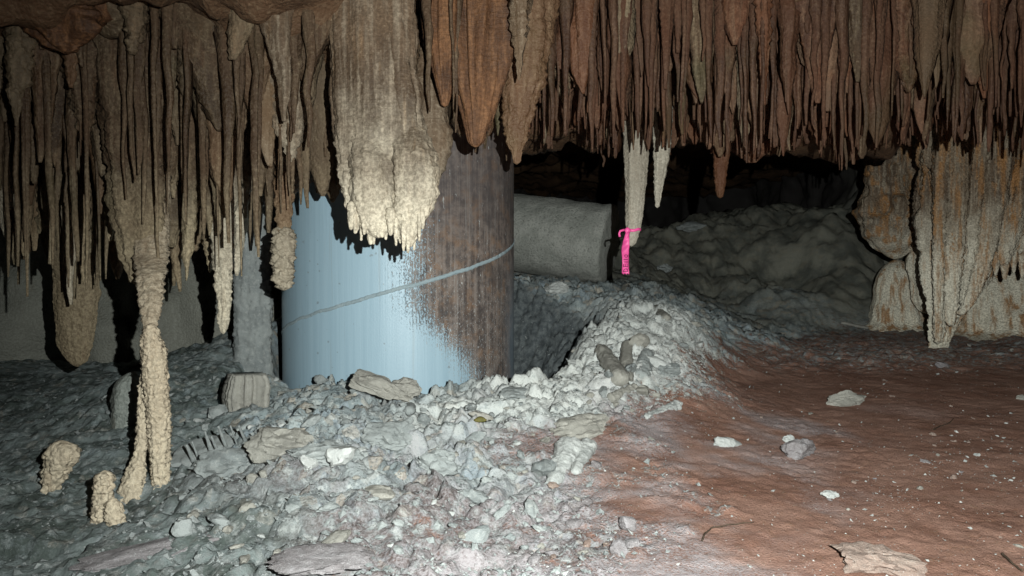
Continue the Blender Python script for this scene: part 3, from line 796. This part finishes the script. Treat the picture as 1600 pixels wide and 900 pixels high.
m_seam = stone('weld bead', (0.26, 0.33, 0.36), (0.34, 0.41, 0.43), (0.46, 0.50, 0.50), dust=.15)
cam_az = math.atan2(-PIPE[0], PIPE[1])                            # turn that points local -Y at the camera
n = 160
th = np.linspace(0, 2 * math.pi, n, endpoint=False)
zs = np.linspace(-.3, 1.75, 40)
T, ZZ = np.meshgrid(th, zs)
R_ = PIPE_R + .0015 * vnoise(np.cos(T) * 3, np.sin(T) * 3, ZZ * 2, 71)
rings = [np.stack([R_ * np.cos(T), R_ * np.sin(T), ZZ], -1).reshape(-1, 3)]
Vp = rings[0]
idx = np.arange(len(Vp)).reshape(len(zs), n); ir = np.roll(idx, -1, 1)
Qp = np.stack([idx[:-1], ir[:-1], ir[1:], idx[1:]], -1).reshape(-1, 4)
inner = Vp * np.array([.976, .976, 1]); Vp2 = np.vstack([Vp, inner]); off = len(Vp)
Qi = Qp[:, ::-1] + off
lipb = np.stack([idx[0], idx[0] + off, ir[0] + off, ir[0]], -1); lipt = np.stack([idx[-1], ir[-1], ir[-1] + off, idx[-1] + off], -1)
pipe = link('steel_pipe', fast_mesh('steel_pipe', Vp2, np.vstack([Qp, Qi, lipb, lipt]), m_pipe))
pipe.location = (PIPE[0], PIPE[1], 0)
pipe.rotation_euler = (0, 0, cam_az)
tag(pipe, 'wide upright steel pipe, pale blue with brown rust, rising from the rubble', 'pipe')
ts = np.linspace(-math.pi * 1.0, math.pi * 1.0, 420)
zc_ = .553 + .137 * (ts - .055) + .003 * vnoise(ts * 9, ts * 0, ts * 0, 5)
Vv = []
for i, (a, z) in enumerate(zip(ts, zc_)):
    w = .0085 * (1 + .25 * math.sin(i * 1.9) * .5)
    for k in range(5):
        b = math.pi * k / 4
        Vv.append(((PIPE_R - .002 + .0055 * math.sin(b)) * math.sin(a), -(PIPE_R - .002 + .0055 * math.sin(b)) * math.cos(a), z + w * math.cos(b)))
Ff = [(i * 5 + k, i * 5 + k + 1, (i + 1) * 5 + k + 1, (i + 1) * 5 + k) for i in range(len(ts) - 1) for k in range(4)]
seam = make_obj('weld_seam', Vv, Ff, m_seam)
seam.parent = pipe
seam['label'] = 'raised spiral weld seam crossing the pipe'

# ------------------------------------------------------------------ the concrete cylinder behind
def concrete_material():
    M = Mat('rough concrete', 0.9, 0.15)
    p = M.pos
    a = M.noise(p, 8, 5, .6); b = M.noise(p, 70, 5, .7); g = M.noise(p, 300, 3, .6)
    c = M.mix(M.rng(a, .35, .65), (0.40, 0.40, 0.355), (0.54, 0.53, 0.475))
    c = M.mix(M.rng(b, .52, .3, 0, .85), c, (0.20, 0.20, 0.175))
    c = M.mix(M.rng(M.noise(p, 22, 5, .7), .54, .70, 0, .5), c, (0.62, 0.61, 0.55))
    c = M.mix(M.rng(g, .6, .75, 0, .5), c, (0.66, 0.66, 0.60))
    return M.done(c, M.bump(M.math('ADD', M.math('MULTIPLY', a, 1.5), M.math('ADD', b, M.math('MULTIPLY', g, .5))), .02, .8))
m_conc = concrete_material()
pL, pR = at(770, 358, 5.15), at(954, 383, 4.85)
ax_ = (pR - pL); L_ = np.linalg.norm(ax_); ax_ /= L_
e1 = np.cross(ax_, [0, 0, 1]); e1 /= np.linalg.norm(e1); e2 = np.cross(e1, ax_)
t = np.r_[0, .006, .02, np.linspace(.05, .95, 40), .98, .994, 1.0]
rad = .262 * np.r_[.9, .96, .99, np.ones(40), .985, .955, .90]
C = pL + np.outer(t * L_, ax_)
Vv, Ff = loft(C, rad, rad * 1.0, 64, 401, flute=.03, lump=.03, ls=7, knob=.12, ks=30, axisdir=(e1, e2))
o = link('concrete_cylinder', fast_mesh('concrete_cylinder', Vv, Ff, m_conc))
tag(o, 'rough grey concrete cylinder lying on its side on the bank behind the pipe', 'concrete block')

# ------------------------------------------------------------------ pink flagging tape
def plain(name, col, rough=.6, spec=.3, var=.15, sc=40):
    M = Mat(name, rough, spec)
    f = M.noise(M.pos, sc, 3)
    c = M.mix(M.rng(f, .3, .7, 0, 1), tuple(q * (1 - var) for q in col), tuple(min(1, q * (1 + var)) for q in col))
    return M.done(c, M.bump(f, .002, .3))
m_tape = plain('pink vinyl', (0.90, 0.10, 0.34), .45, .4, .10)
m_ink = plain('black marker ink', (0.012, 0.01, 0.012), .6, .2)
DT = 3.035
root = empty('flagging_tape', at(984, 362, 3.08))
tag(root, 'bright pink flagging tape with handwritten black letters tied to the pale stalactite', 'tape')
def tape_point(u, v):
    """u along the hanging strip 0..1, v across -1..1"""
    y = 362 + u * 66
    xc = 981 - 5 * min(1, u * 2.2) + 1.6 * u
    hw = 3.0 + 2.6 * min(1, u * 3)
    p = at(xc + v * hw, y, DT)
    p[1] += .008 * math.sin(u * 7) + .007 * v * math.cos(u * 8 + .6) - .004 * (1 - v * v) + .0012 * math.sin(u * 41 + v * 3)
    return p
nu, nv = 40, 8
Vv = [tape_point(i / nu + (.018 * ((j % 3) - 1) if i == nu else 0), -1 + 2 * j / nv) for i in range(nu + 1) for j in range(nv + 1)]
Ff = [(i * (nv + 1) + j, i * (nv + 1) + j + 1, (i + 1) * (nv + 1) + j + 1, (i + 1) * (nv + 1) + j) for i in range(nu) for j in range(nv)]
def thick(o, t):
    md = o.modifiers.new('thickness', 'SOLIDIFY'); md.thickness = t; md.offset = 0
    return o
strip = under(thick(make_obj('strip', Vv, Ff, m_tape), .0006), root)
# band round the stalactite
cb = at(988.5, 360, 3.10)
Vv = []
nb = 40
for i in range(nb):
    a = 2 * math.pi * i / nb
    for s_ in (-1, 0, 1):
        Vv.append((cb[0] + .0345 * math.cos(a), cb[1] + .033 * math.sin(a), cb[2] + s_ * .0058 + .004 * math.cos(a) + .0015 * math.sin(5 * a)))
Ff = [(i * 3 + k, ((i + 1) % nb) * 3 + k, ((i + 1) % nb) * 3 + k + 1, i * 3 + k + 1) for i in range(nb) for k in (0, 1)]
under(thick(make_obj('band', Vv, Ff, m_tape), .001), root)
def ribbon(name, pts, hw, mat, nrm=(0, -1, 0), parent=None):
    pts = [np.array(p, float) for p in pts]; Vv = []
    for i, p in enumerate(pts):
        d = pts[min(i + 1, len(pts) - 1)] - pts[max(i - 1, 0)]
        s_ = np.cross(d, nrm); s_ = s_ / (np.linalg.norm(s_) + 1e-9) * hw
        Vv += [p - s_, p + s_]
    Ff = [(2 * i, 2 * i + 1, 2 * i + 3, 2 * i + 2) for i in range(len(pts) - 1)]
    return make_obj(name, Vv, Ff, mat, parent)
under(thick(ribbon('tail', [at(979, 359, 3.06), at(974, 359.5, 3.05), at(969, 361, 3.045), at(967.5, 365, 3.045), at(968.5, 370, 3.04)], .0042, m_tape), .0006), root)
kn = traced('knot', [(355, 978, 983), (359, 976, 985), (363, 976.5, 985), (367, 979, 983)], 3.05, m_tape, 411, n=14, step=1, ratio=.8, lump=.15)
under(kn, root)
# letters, written along the strip from its lower end upwards
GL = {'D': [[(0, 0), (0, 1), (.55, .85), (.72, .5), (.55, .12), (0, 0)]],
      'E': [[(.7, 1), (0, 1), (0, 0), (.7, 0)], [(0, .52), (.6, .52)]],
      'l': [[(.1, 1), (.1, 0)]],
      'o': [[(.35, .78), (.05, .6), (.03, .2), (.35, 0), (.66, .2), (.66, .6), (.35, .78)]]}
Vt, Ft = [], []
def stroke(P0, P1, hw):
    P0, P1 = np.array(P0), np.array(P1)
    d = P1 - P0; s_ = np.cross(d, (0, 1, 0)); s_ = s_ / (np.linalg.norm(s_) + 1e-9) * hw; e = d / (np.linalg.norm(d) + 1e-9) * hw * .6
    b = len(Vt)
    Vt.extend([P0 - s_ - e, P0 + s_ - e, P1 + s_ + e, P1 - s_ + e]); Ft.append((b, b + 1, b + 2, b + 3))
cur = .945
for chs, wd in (('D', .095), ('E', .085), ('l', .035), ('l', .035), ('o', .085)):
    for pl in GL[chs]:
        dense = []
        for (a0, b0), (a1, b1) in zip(pl[:-1], pl[1:]):
            for q_ in np.linspace(0, 1, 5): dense.append((a0 + (a1 - a0) * q_, b0 + (b1 - b0) * q_))
        pts = []
        for lx, ly in dense:
            uu = cur - lx * wd; vv = .62 - 1.24 * ly
            p = tape_point(uu, vv); p[1] -= .0012; pts.append(p)
        for a_, b_ in zip(pts[:-1], pts[1:]):
            if np.linalg.norm(b_ - a_) > 1e-6: stroke(a_, b_, .0011)
    cur -= wd * 1.0 + .022
lt = thick(make_obj('lettering', Vt, Ft, m_ink, smooth=False), .0003)
lt.parent = strip
lt['label'] = 'black handwritten letters running up the tape'

# ------------------------------------------------------------------ rocks
def rock_mesh(name, seed, mat, sub=3, elong=(1, 1, 1), planes=9, rough=.10):
    bm = bmesh.new()
    bmesh.ops.create_icosphere(bm, subdivisions=sub, radius=1)
    r = np.random.RandomState(seed)
    P = r.normal(size=(planes, 3)); P /= np.linalg.norm(P, axis=1)[:, None]
    d = r.uniform(.55, .95, planes)
    co = np.array([v.co[:] for v in bm.verts])
    dot = co @ P.T
    lim = np.where(dot > .05, d / np.maximum(dot, .05), 9).min(1)
    rad = np.minimum(1.0, lim)
    rad = rad * (1 + .16 * fbm(co[:, 0] * 1.3, co[:, 1] * 1.3, co[:, 2] * 1.3, seed + 3, 2) + rough * fbm(co[:, 0] * 3, co[:, 1] * 3, co[:, 2] * 4, seed, 5, .6))
    rad = rad * (1 + .5 * rough * chunks(co[:, 0] * 1.0 + co[:, 2], co[:, 1] * 1.0 - co[:, 2], .45, seed))
    co = co * rad[:, None] * np.array(elong)
    for v, c in zip(bm.verts, co): v.co = c
    me = bpy.data.meshes.new(name)
    bm.to_mesh(me); bm.free()
    me.polygons.foreach_set('use_smooth', [True] * len(me.polygons))
    try:
        me.set_sharp_from_angle(angle=math.radians(32))
    except Exception:
        pass
    me.materials.append(mat)
    return me

rocks = {}
def rock_set(key, mat, nvar, el, planes=10, rough=.07):
    rocks[key] = [rock_mesh('limestone_rock', 700 + 31 * i + hash(key) % 1 + len(rocks) * 200, mat, 3, el[i % len(el)], planes, .11) for i in range(nvar)]
EL = [(1, .8, .6), (1.2, .7, .5), (.9, .9, .7), (1.4, .6, .5), (1, .75, .42)]
rock_set('grey', m_rock, 7, EL); rock_set('buff', m_rock_buff, 5, EL); rock_set('white', m_rock_white, 5, EL)
rock_set('lilac', m_rock_lilac, 4, EL); rock_set('red', m_rock_red, 3, EL)

rr_ = random.Random(77)
def set_rock(mesh, P, size, rot=None, sink=.25, name='limestone_rock'):
    o = link(name, mesh)
    o.scale = (size, size, size)
    o.rotation_euler = rot or (rr_.uniform(-.5, .5), rr_.uniform(-.5, .5), rr_.uniform(0, 6.28))
    o.location = (P[0], P[1], P[2] + size * (.5 - sink))
    return o
HUE = {'grey': 'grey', 'buff': 'buff', 'white': 'chalky white', 'lilac': 'dusty lilac', 'red': 'clay stained'}
MARKS = [(590, 628, 'by the tilted buff slab'), (388, 640, 'by the fluted column stub'), (330, 715, 'by the fallen drapery'), (430, 705, 'by the pale split rock'), (505, 715, 'by the flat blue grey rock'),
         (640, 650, 'by the upright shard'), (685, 735, 'below the upright shard'), (750, 663, 'by the olive leaf'), (800, 622, 'at the rusty pipe side'), (880, 735, 'by the two broken stalactites'),
         (905, 682, 'by the layered slab'), (960, 590, 'by the smooth buff stalactite'), (1035, 500, 'on top of the white heap'), (1035, 645, 'by the knobbly cream shard'), (1045, 585, 'at the white heap foot'),
         (236, 858, 'by the long blue grey slab'), (498, 888, 'by the broad dusty slab'), (600, 800, 'on the clay edge before the bank'), (400, 800, 'between stumps and dusty slab'), (250, 760, 'at the foot of the thin column'), (750, 800, 'on the red clay edge')]
placed = []
tries = 0
while len(placed) < 235 and tries < 6000:
    tries += 1
    px, py = rr_.uniform(280, 1120), rr_.uniform(470, 890)
    if px < 820 and py < 600: continue
    P = ground_at(px, py)
    s = red_mask(P[0], P[1])
    if s > .30 or rubble_w(P[0], P[1]) < .3: continue
    r = math.hypot(P[0] - PIPE[0], P[1] - PIPE[1])
    if r < .56 or P[1] > 3.6: continue
    if rr_.random() < .45 * sstep(2.1, 1.7, P[1]): continue
    size = min(.046, .010 * math.exp(rr_.expovariate(1.9)))
    if any(math.hypot(P[0] - q[0], P[1] - q[1]) < .7 * (size + q[2]) for q in placed): continue
    P[2] = float(floor_z(P[0], P[1]))
    placed.append((P[0], P[1], size))
    hp = px > 860 and py < 690
    if s > .02: key = rr_.choice(['lilac', 'lilac', 'red', 'buff'])
    else: key = rr_.choices(['grey', 'buff', 'white'], [.3, .25, .45] if hp else [.62, .22, .16])[0]
    o = set_rock(rr_.choice(rocks[key]), P, size)
    mk = min(MARKS, key=lambda q: (q[0] - px) ** 2 + (q[1] - py) ** 2)[2]
    sz = 'tiny' if size < .016 else ('small' if size < .028 else 'fist sized')
    tag(o, '%s %s angular rock in the rubble %s' % (sz, HUE[key], mk), 'rock', 'loose rocks of the rubble bank')

for k in range(900):
    if len(placed) >= 275: break
    px, py = rr_.uniform(820, 1600), rr_.uniform(520, 895)
    P = ground_at(px, py)
    if red_mask(P[0], P[1]) < .18 or float(fbm(P[0] * 3.3, P[1] * 3.3, 0, 88, 3)) < -.05: continue
    size = .006 * math.exp(rr_.expovariate(2.2)) * (P[1] / 2.2)
    P[2] = float(floor_z(P[0], P[1]))
    placed.append((P[0], P[1], size))
    key = rr_.choice(['white', 'buff', 'lilac', 'red', 'red'])
    o = set_rock(rr_.choice(rocks[key]), P, size, sink=.45, name='pebble')
    mk = min([(1318, 632, 'by the triangular rock'), (1250, 712, 'by the lone lilac rock'), (1298, 778, 'by the white wedge stone'), (1376, 884, 'by the crusted rock'), (1130, 830, 'by the bent twig'), (1580, 885, 'by the straight twig'),
              (1470, 668, 'by the forked twig'), (1465, 545, 'before the pillar foot'), (1336, 512, 'by the pale splinter'), (1080, 600, 'off the white heap'), (900, 800, 'below the broken stalactites')], key=lambda q: (q[0] - px) ** 2 + (q[1] - py) ** 2)[2]
    tag(o, '%s %s pebble half sunk in red clay %s' % ('tiny' if size < .009 else 'larger', HUE[key], mk), 'pebble', 'pebbles on the red clay')

# individual stones that stand out
def stone_at(px, py, size, key, label, el=None, rot=(0, 0, 0), sink=.3, seed=0, name='limestone_rock', planes=10, rough=.08, mat=None, cat='rock'):
    rough = rough * 1.5 + .02; sink = sink + .08; size = size * .86
    mt = mat or {'grey': m_rock, 'buff': m_rock_buff, 'white': m_rock_white, 'red': m_rock_red, 'lilac': m_rock_lilac}[key]
    me = rock_mesh(name, seed, mt, 4, el or (1, .8, .6), planes, rough)
    P = ground_at(px, py, True)
    o = set_rock(me, P, size, rot, sink, name)
    return tag(o, label, cat)
stone_at(1318, 632, .085, 'red', 'flat triangular rock with pale broken face on the red clay', (1.1, .55, .38), (.35, .0, .1), .1, 901, mat=m_rock_buff, planes=8)
stone_at(1250, 712, .062, 'lilac', 'rounded lilac grey rock sitting alone on the red clay', (1, .8, .72), (0, 0, .4), .05, 902, planes=14)
stone_at(1232, 690, .022, 'white', 'little white rock touching the rounded lilac rock', (1, .8, .8), (0, 0, 0), 0, 903)
stone_at(1298, 778, .024, 'white', 'flat white wedge shaped stone on the red clay', (1.2, .8, .4), (.2, 0, .2), 0, 904)
stone_at(1376, 884, .075, 'red', 'large stained rock with broken pale crust half buried in red clay', (1.25, .8, .42), (.25, .1, -.2), .25, 905, planes=12, rough=.16)
stone_at(498, 888, .105, 'lilac', 'broad flat dusty slab with pink edge on the clay', (1.2, .6, .22), (.12, 0, .15), .25, 906, planes=12)
stone_at(236, 862, .12, 'lilac', 'long flat blue grey slab lying in front of the stumps', (1.5, .45, .13), (.10, -.12, .35), .42, 907, planes=12)
stone_at(590, 628, .115, 'buff', 'long tilted buff slab propped on the bank crest against the pipe', (1.25, .5, .26), (.35, .32, -.1), -.1, 908, planes=12)
stone_at(628, 622, .07, 'buff', 'knobbly buff block on the bank crest beside the tilted slab', (1, .6, .6), (.2, -.1, .3), .0, 909)
stone_at(908, 680, .095, 'buff', 'thick pale layered slab above the two broken stalactites', (1.25, .6, .42), (.25, -.15, .15), .1, 910, planes=9)
stone_at(352, 735, .10, 'grey', 'rounded grey hummock of rock below the broken drapery', (1.2, .8, .5), (.1, 0, .2), .3, 911, planes=14)
stone_at(430, 705, .10, 'buff', 'pale split rock with creamy broken face in the rubble', (1.1, .7, .5), (.3, 0, -.2), .3, 912, planes=9)
stone_at(505, 715, .085, 'grey', 'flat blue grey rock in the middle of the bank', (1.2, .7, .4), (.3, 0, 0), .3, 913)
stone_at(685, 735, .075, 'grey', 'smooth grey rock below the upright shard in the rubble', (1, .8, .6), (.2, 0, .2), .2, 914, planes=14)
stone_at(610, 690, .085, 'grey', 'broad grey rock with dark crack on the bank', (1, .8, .5), (.35, 0, .5), .3, 915)
stone_at(870, 455, .075, 'white', 'pale rock on the bank edge below the concrete cylinder', (1.1, .7, .5), (0, 0, .3), .1, 916)
stone_at(1080, 360, .14, 'grey', 'dark flat rock on the slope beyond the pink tape', (1.3, .7, .35), (.2, 0, .2), .2, 917)
stone_at(1040, 425, .10, 'grey', 'low grey rock on the slope behind the pink tape', (1.2, .7, .5), (.2, 0, .2), .2, 918)
stone_at(800, 622, .06, 'grey', 'flat blue grey rock on the bank near the rusty pipe side', (1.1, .8, .35), (.3, 0, .1), .2, 919)
stone_at(1045, 585, .05, 'grey', 'dark squarish rock near the foot of the white heap', (1, .9, .8), (0, 0, .4), .1, 920)

# broken stalactites and other pieces lying on the bank
def lying(name, pa, pb, ra, rb, mat, label, seed, lift=.0, cat='broken stalactite', knob=.2, flute=.12):
    A, B = ground_at(*pa), ground_at(*pb)
    A[2] = float(floor_z(A[0], A[1])) + ra * .30 + lift; B[2] = float(floor_z(B[0], B[1])) + rb * .30 + lift
    m = 40; t = np.linspace(0, 1, m)
    C = A + np.outer(t, B - A)
    d = (B - A) / np.linalg.norm(B - A)
    a = np.cross(d, (0, 0, 1)); a /= np.linalg.norm(a); b = np.cross(a, d)
    rad = (ra + (rb - ra) * t) * np.minimum(1, np.sqrt(np.clip(np.minimum(t * 14 + .35, (1 - t) * 10 + .3), 0, 1)))
    Vv, Ff = loft(C, rad, rad * .85, 36, seed, axisdir=(a, b), flute=flute, lump=.12, knob=.1 + knob * .5)
    o = link(name, fast_mesh(name, Vv, Ff, mat))
    return tag(o, label, cat)
lying('broken_stalactite', (892, 706), (862, 764), .042, .016, m_rock_white, 'pale broken stalactite with thick and thin end at the foot of the bank', 931)
lying('broken_stalactite', (920, 700), (898, 745), .026, .013, m_rock_white, 'shorter thin broken stalactite lying parallel to the thicker one', 932)
lying('broken_stalactite', (938, 560), (972, 615), .030, .038, m_rock_buff, 'smooth buff broken stalactite at the inner edge of the white heap', 933, .01, knob=.05)
lying('broken_stalactite', (980, 548), (978, 606), .022, .028, m_rock_buff, 'grey buff broken stalactite leaning beside the smooth buff one', 934, .005, knob=.05)
lying('broken_stalactite', (1022, 484), (1042, 510), .026, .024, m_rock_buff, 'short buff stalactite stub near the top of the white heap', 935, .01, knob=.05)
lying('broken_stalactite', (1008, 654), (1062, 636), .012, .020, m_rock_white, 'knobbly cream stalactite shard lying where the heap meets red clay', 936, cat='broken stalactite', knob=.5)
lying('broken_stalactite', (952, 634), (994, 618), .018, .016, m_rock_buff, 'tan stalactite fragment at the lower edge of the white heap', 937)
lying('broken_stalactite', (1000, 595), (1012, 560), .03, .026, m_rock, 'lumpy grey stalactite fragment in the white heap', 938)
lying('broken_stalactite', (1314, 508), (1358, 516), .016, .010, m_rock_buff, 'pale splinter lying on dark ground before the wall foot', 939)
lying('broken_stalactite', (640, 668), (640, 612), .022, .020, m_rock, 'upright grey shard standing in the rubble against the pipe', 940, .03, knob=.1)

root = empty('broken_column', ground_at(388, 650))
tag(root, 'fluted cream stub of a broken column standing in the rubble', 'broken column')
gp = ground_at(388, 648)
under(traced('block', [(584, 362, 412), (592, 357, 418), (615, 354, 419), (640, 356, 417), (660, 360, 410)], float(gp[1]) + .02, m_rock_buff, 941, rounded=False, n=72, step=2, ratio=.75, to_floor=True, flute=.3, fs=6, lump=.08, knob=.12), root)

root = empty('broken_drapery', ground_at(330, 715))
tag(root, 'fallen piece of drapery with a comb of short ribs on the rubble', 'broken drapery')
gp = ground_at(330, 722)
me = rock_mesh('slab', 945, m_rock, 4, (1.25, .75, .35), 12, .08)
o = link('slab', me); o.scale = (.10,) * 3; o.rotation_euler = (.5, .0, .1); o.location = (gp[0], gp[1] + .02, gp[2] + .015)
under(o, root)
for k in range(7):
    x0 = 290 + k * 14 + (3, -2, 4, 0, -3, 2, 1)[k]; y0 = 708 - k * 5 + (0, 4, -3, 2, -5, 3, 0)[k]
    A = at(x0 + 10, y0 + 14, gp[1] - .035 + .006 * k); B = at(x0 - 2, y0 - 13 - (k % 3) * 4, gp[1] - .075 + .006 * k)
    t = np.linspace(0, 1, 16)
    C = A + np.outer(t, B - A); d = (B - A) / np.linalg.norm(B - A)
    a = np.cross(d, (0, 1, 0)); a /= np.linalg.norm(a); b = np.cross(a, d)
    rad = .0058 * (1 - .5 * t) * (1, .7, 1.2, .8, 1.1, .6, .9)[k]
    Vv, Ff = loft(C, rad, rad, 10, 950 + k, axisdir=(a, b), lump=.2)
    under(link('rib', fast_mesh('rib', Vv, Ff, m_rock)), root)

# ------------------------------------------------------------------ crumbs: gravel on the bank, pale chips on the clay
def crumbs(name, n, region, size, mat, label, cat, seed, accept, flat=.6):
    r = np.random.RandomState(seed)
    px = r.uniform(region[0], region[2], n); py = r.uniform(region[1], region[3], n)
    # put them on the ground plane first, then on the relief
    d = np.stack([ray(a, b) for a, b in zip(px, py)])
    Y = np.full(n, 2.5)
    for _ in range(14):
        X = d[:, 0] / d[:, 1] * Y
        Z = CAM_H + d[:, 2] / d[:, 1] * Y
        hz = floor_smooth(X, Y)
        slope = -d[:, 2] / d[:, 1]
        Y = np.clip(Y + .6 * (Z - hz) / np.maximum(slope + .1, .05), 1.2, 7.5)
    X = d[:, 0] / d[:, 1] * Y
    keep = accept(X, Y, r.rand(n))
    X, Y = X[keep], Y[keep]; n = len(X)
    Z = floor_z(X, Y)
    s = size[0] * np.exp(r.exponential(.45, n)); s = np.minimum(s, size[1])
    base = np.array([(1, 0, 0), (-1, 0, 0), (0, 1, 0), (0, -1, 0), (0, 0, 1), (0, 0, -1)], float)
    tri = np.array([(0, 2, 4), (2, 1, 4), (1, 3, 4), (3, 0, 4), (2, 0, 5), (1, 2, 5), (3, 1, 5), (0, 3, 5)])
    B = base[None] * r.uniform(.55, 1.25, (n, 6, 1)) + r.normal(0, .18, (n, 6, 3))
    B[:, :, 2] *= flat
    a = r.uniform(0, 6.28, n); ca, sa = np.cos(a)[:, None], np.sin(a)[:, None]
    bx_, by_ = B[..., 0] * ca - B[..., 1] * sa, B[..., 0] * sa + B[..., 1] * ca
    til = r.normal(0, .5, (n, 2))
    bz_ = B[..., 2] + bx_ * til[:, :1] + by_ * til[:, 1:] * .5
    P = np.stack([bx_, by_, bz_], -1) * s[:, None, None] + np.stack([X, Y, Z + s * .15], -1)[:, None]
    T = tri[None] + (np.arange(n) * 6)[:, None, None]
    o = link(name, fast_mesh(name, P.reshape(-1, 3), T.reshape(-1, 3), mat, smooth=False))
    o['kind'] = 'stuff'; o['label'] = label; o['category'] = cat
    return o
def on_bank(X, Y, u):
    r = np.hypot(X - PIPE[0], Y - PIPE[1])
    return (r > .56) & (u < rubble_w(X, Y) * (1 - .62 * sstep(-.6, -1.05, X)) * (1 - .35 * sstep(2.0, 1.6, Y))) & (Y < 5.2)
crumbs('rubble_gravel', 15000, (-40, 440, 1200, 930), (.0026, .011), m_rock, 'grey limestone crumbs covering the rubble bank', 'gravel', 5, on_bank)
def heap_ok(X, Y, u):
    ph_ = np.arctan2(Y - PIPE[1], X - PIPE[0]); r = np.hypot(X - PIPE[0], Y - PIPE[1])
    return (np.abs(r - _ang(ph_, CREST_R) - .12) < .35) & (r > _ang(ph_, CREST_R) - .06) & (ph_ > -1.5) & (ph_ < .5) & (u < .9)
crumbs('heap_gravel', 5200, (780, 440, 1120, 720), (.003, .013), m_rock_white, 'chalky white crumbs covering the heap beside the pipe', 'gravel', 6, heap_ok)
def on_clay(X, Y, u):
    s = red_mask(X, Y)
    clump = sstep(.0, .7, fbm(X * 3.3, Y * 3.3, 0, 88, 3) + .35 * (Y > 3) + .1)
    return (s > -.1) & (u < .12 + .6 * clump) & (Y < 6)
crumbs('clay_chips', 11000, (560, 470, 1640, 930), (.0012, .008), m_rock_white, 'scattered white limestone chips on the red clay', 'gravel', 7, on_clay, .5)

# ------------------------------------------------------------------ leaf and twigs
M = Mat('dry leaf', .7, .3)
m_leaf = M.done(M.mix(M.rng(M.noise(M.pos, 90, 3), .3, .7), (0.09, 0.085, 0.02), (0.16, 0.13, 0.04)))
m_twig = plain('dark twig', (0.07, 0.05, 0.035), .9, .1, .3, 90)
P = ground_at(750, 663, True)
Vv, Ff = [], []
for i in range(9):
    t = i / 8; w = .010 * math.sin(math.pi * min(1, t * .96 + .02)) ** .8
    for v in (-1, 0, 1):
        Vv.append((P[0] - .018 + .038 * t, P[1] - .012 + v * w * .6, P[2] + .014 + v * w * .75 + .004 * math.sin(t * 3) - .003 * abs(v)))
Ff = [(i * 3 + k, i * 3 + k + 1, (i + 1) * 3 + k + 1, (i + 1) * 3 + k) for i in range(8) for k in (0, 1)]
tag(thick(make_obj('leaf', Vv, Ff, m_leaf), .0008), 'single olive leaf lying on the grey rubble in front of the pipe', 'leaf')
def twig(pts, r, label):
    G = [ground_at(a, b) for a, b in pts]
    G = np.array([(g[0], g[1], float(floor_z(g[0], g[1])) + r * 1.2) for g in G])
    s = np.linspace(0, len(G) - 1, 30)
    C = np.stack([np.interp(s, np.arange(len(G)), G[:, k]) for k in range(3)], -1)
    C[:, 2] += .003 * np.abs(vnoise(s * 2, s * 0, s * 0, 3))
    d = C[-1] - C[0]; d /= np.linalg.norm(d)
    a = np.cross(d, (0, 0, 1)); a /= np.linalg.norm(a); b = np.cross(a, d)
    rad = r * np.linspace(1, .5, 30)
    Vv, Ff = loft(C, rad, rad, 8, 971, axisdir=(a, b), lump=.2)
    return tag(link('twig', fast_mesh('twig', Vv, Ff, m_twig)), label, 'twig')
twig([(1097, 850), (1102, 838), (1112, 830), (1140, 824), (1178, 818)], .0022, 'thin bent dark twig on the red clay')
twig([(1566, 870), (1578, 882), (1598, 896)], .003, 'straight dark twig half sunk in the red clay')
twig([(1458, 674), (1468, 668), (1484, 664), (1490, 656)], .0022, 'tiny forked dark twig on bare red clay')
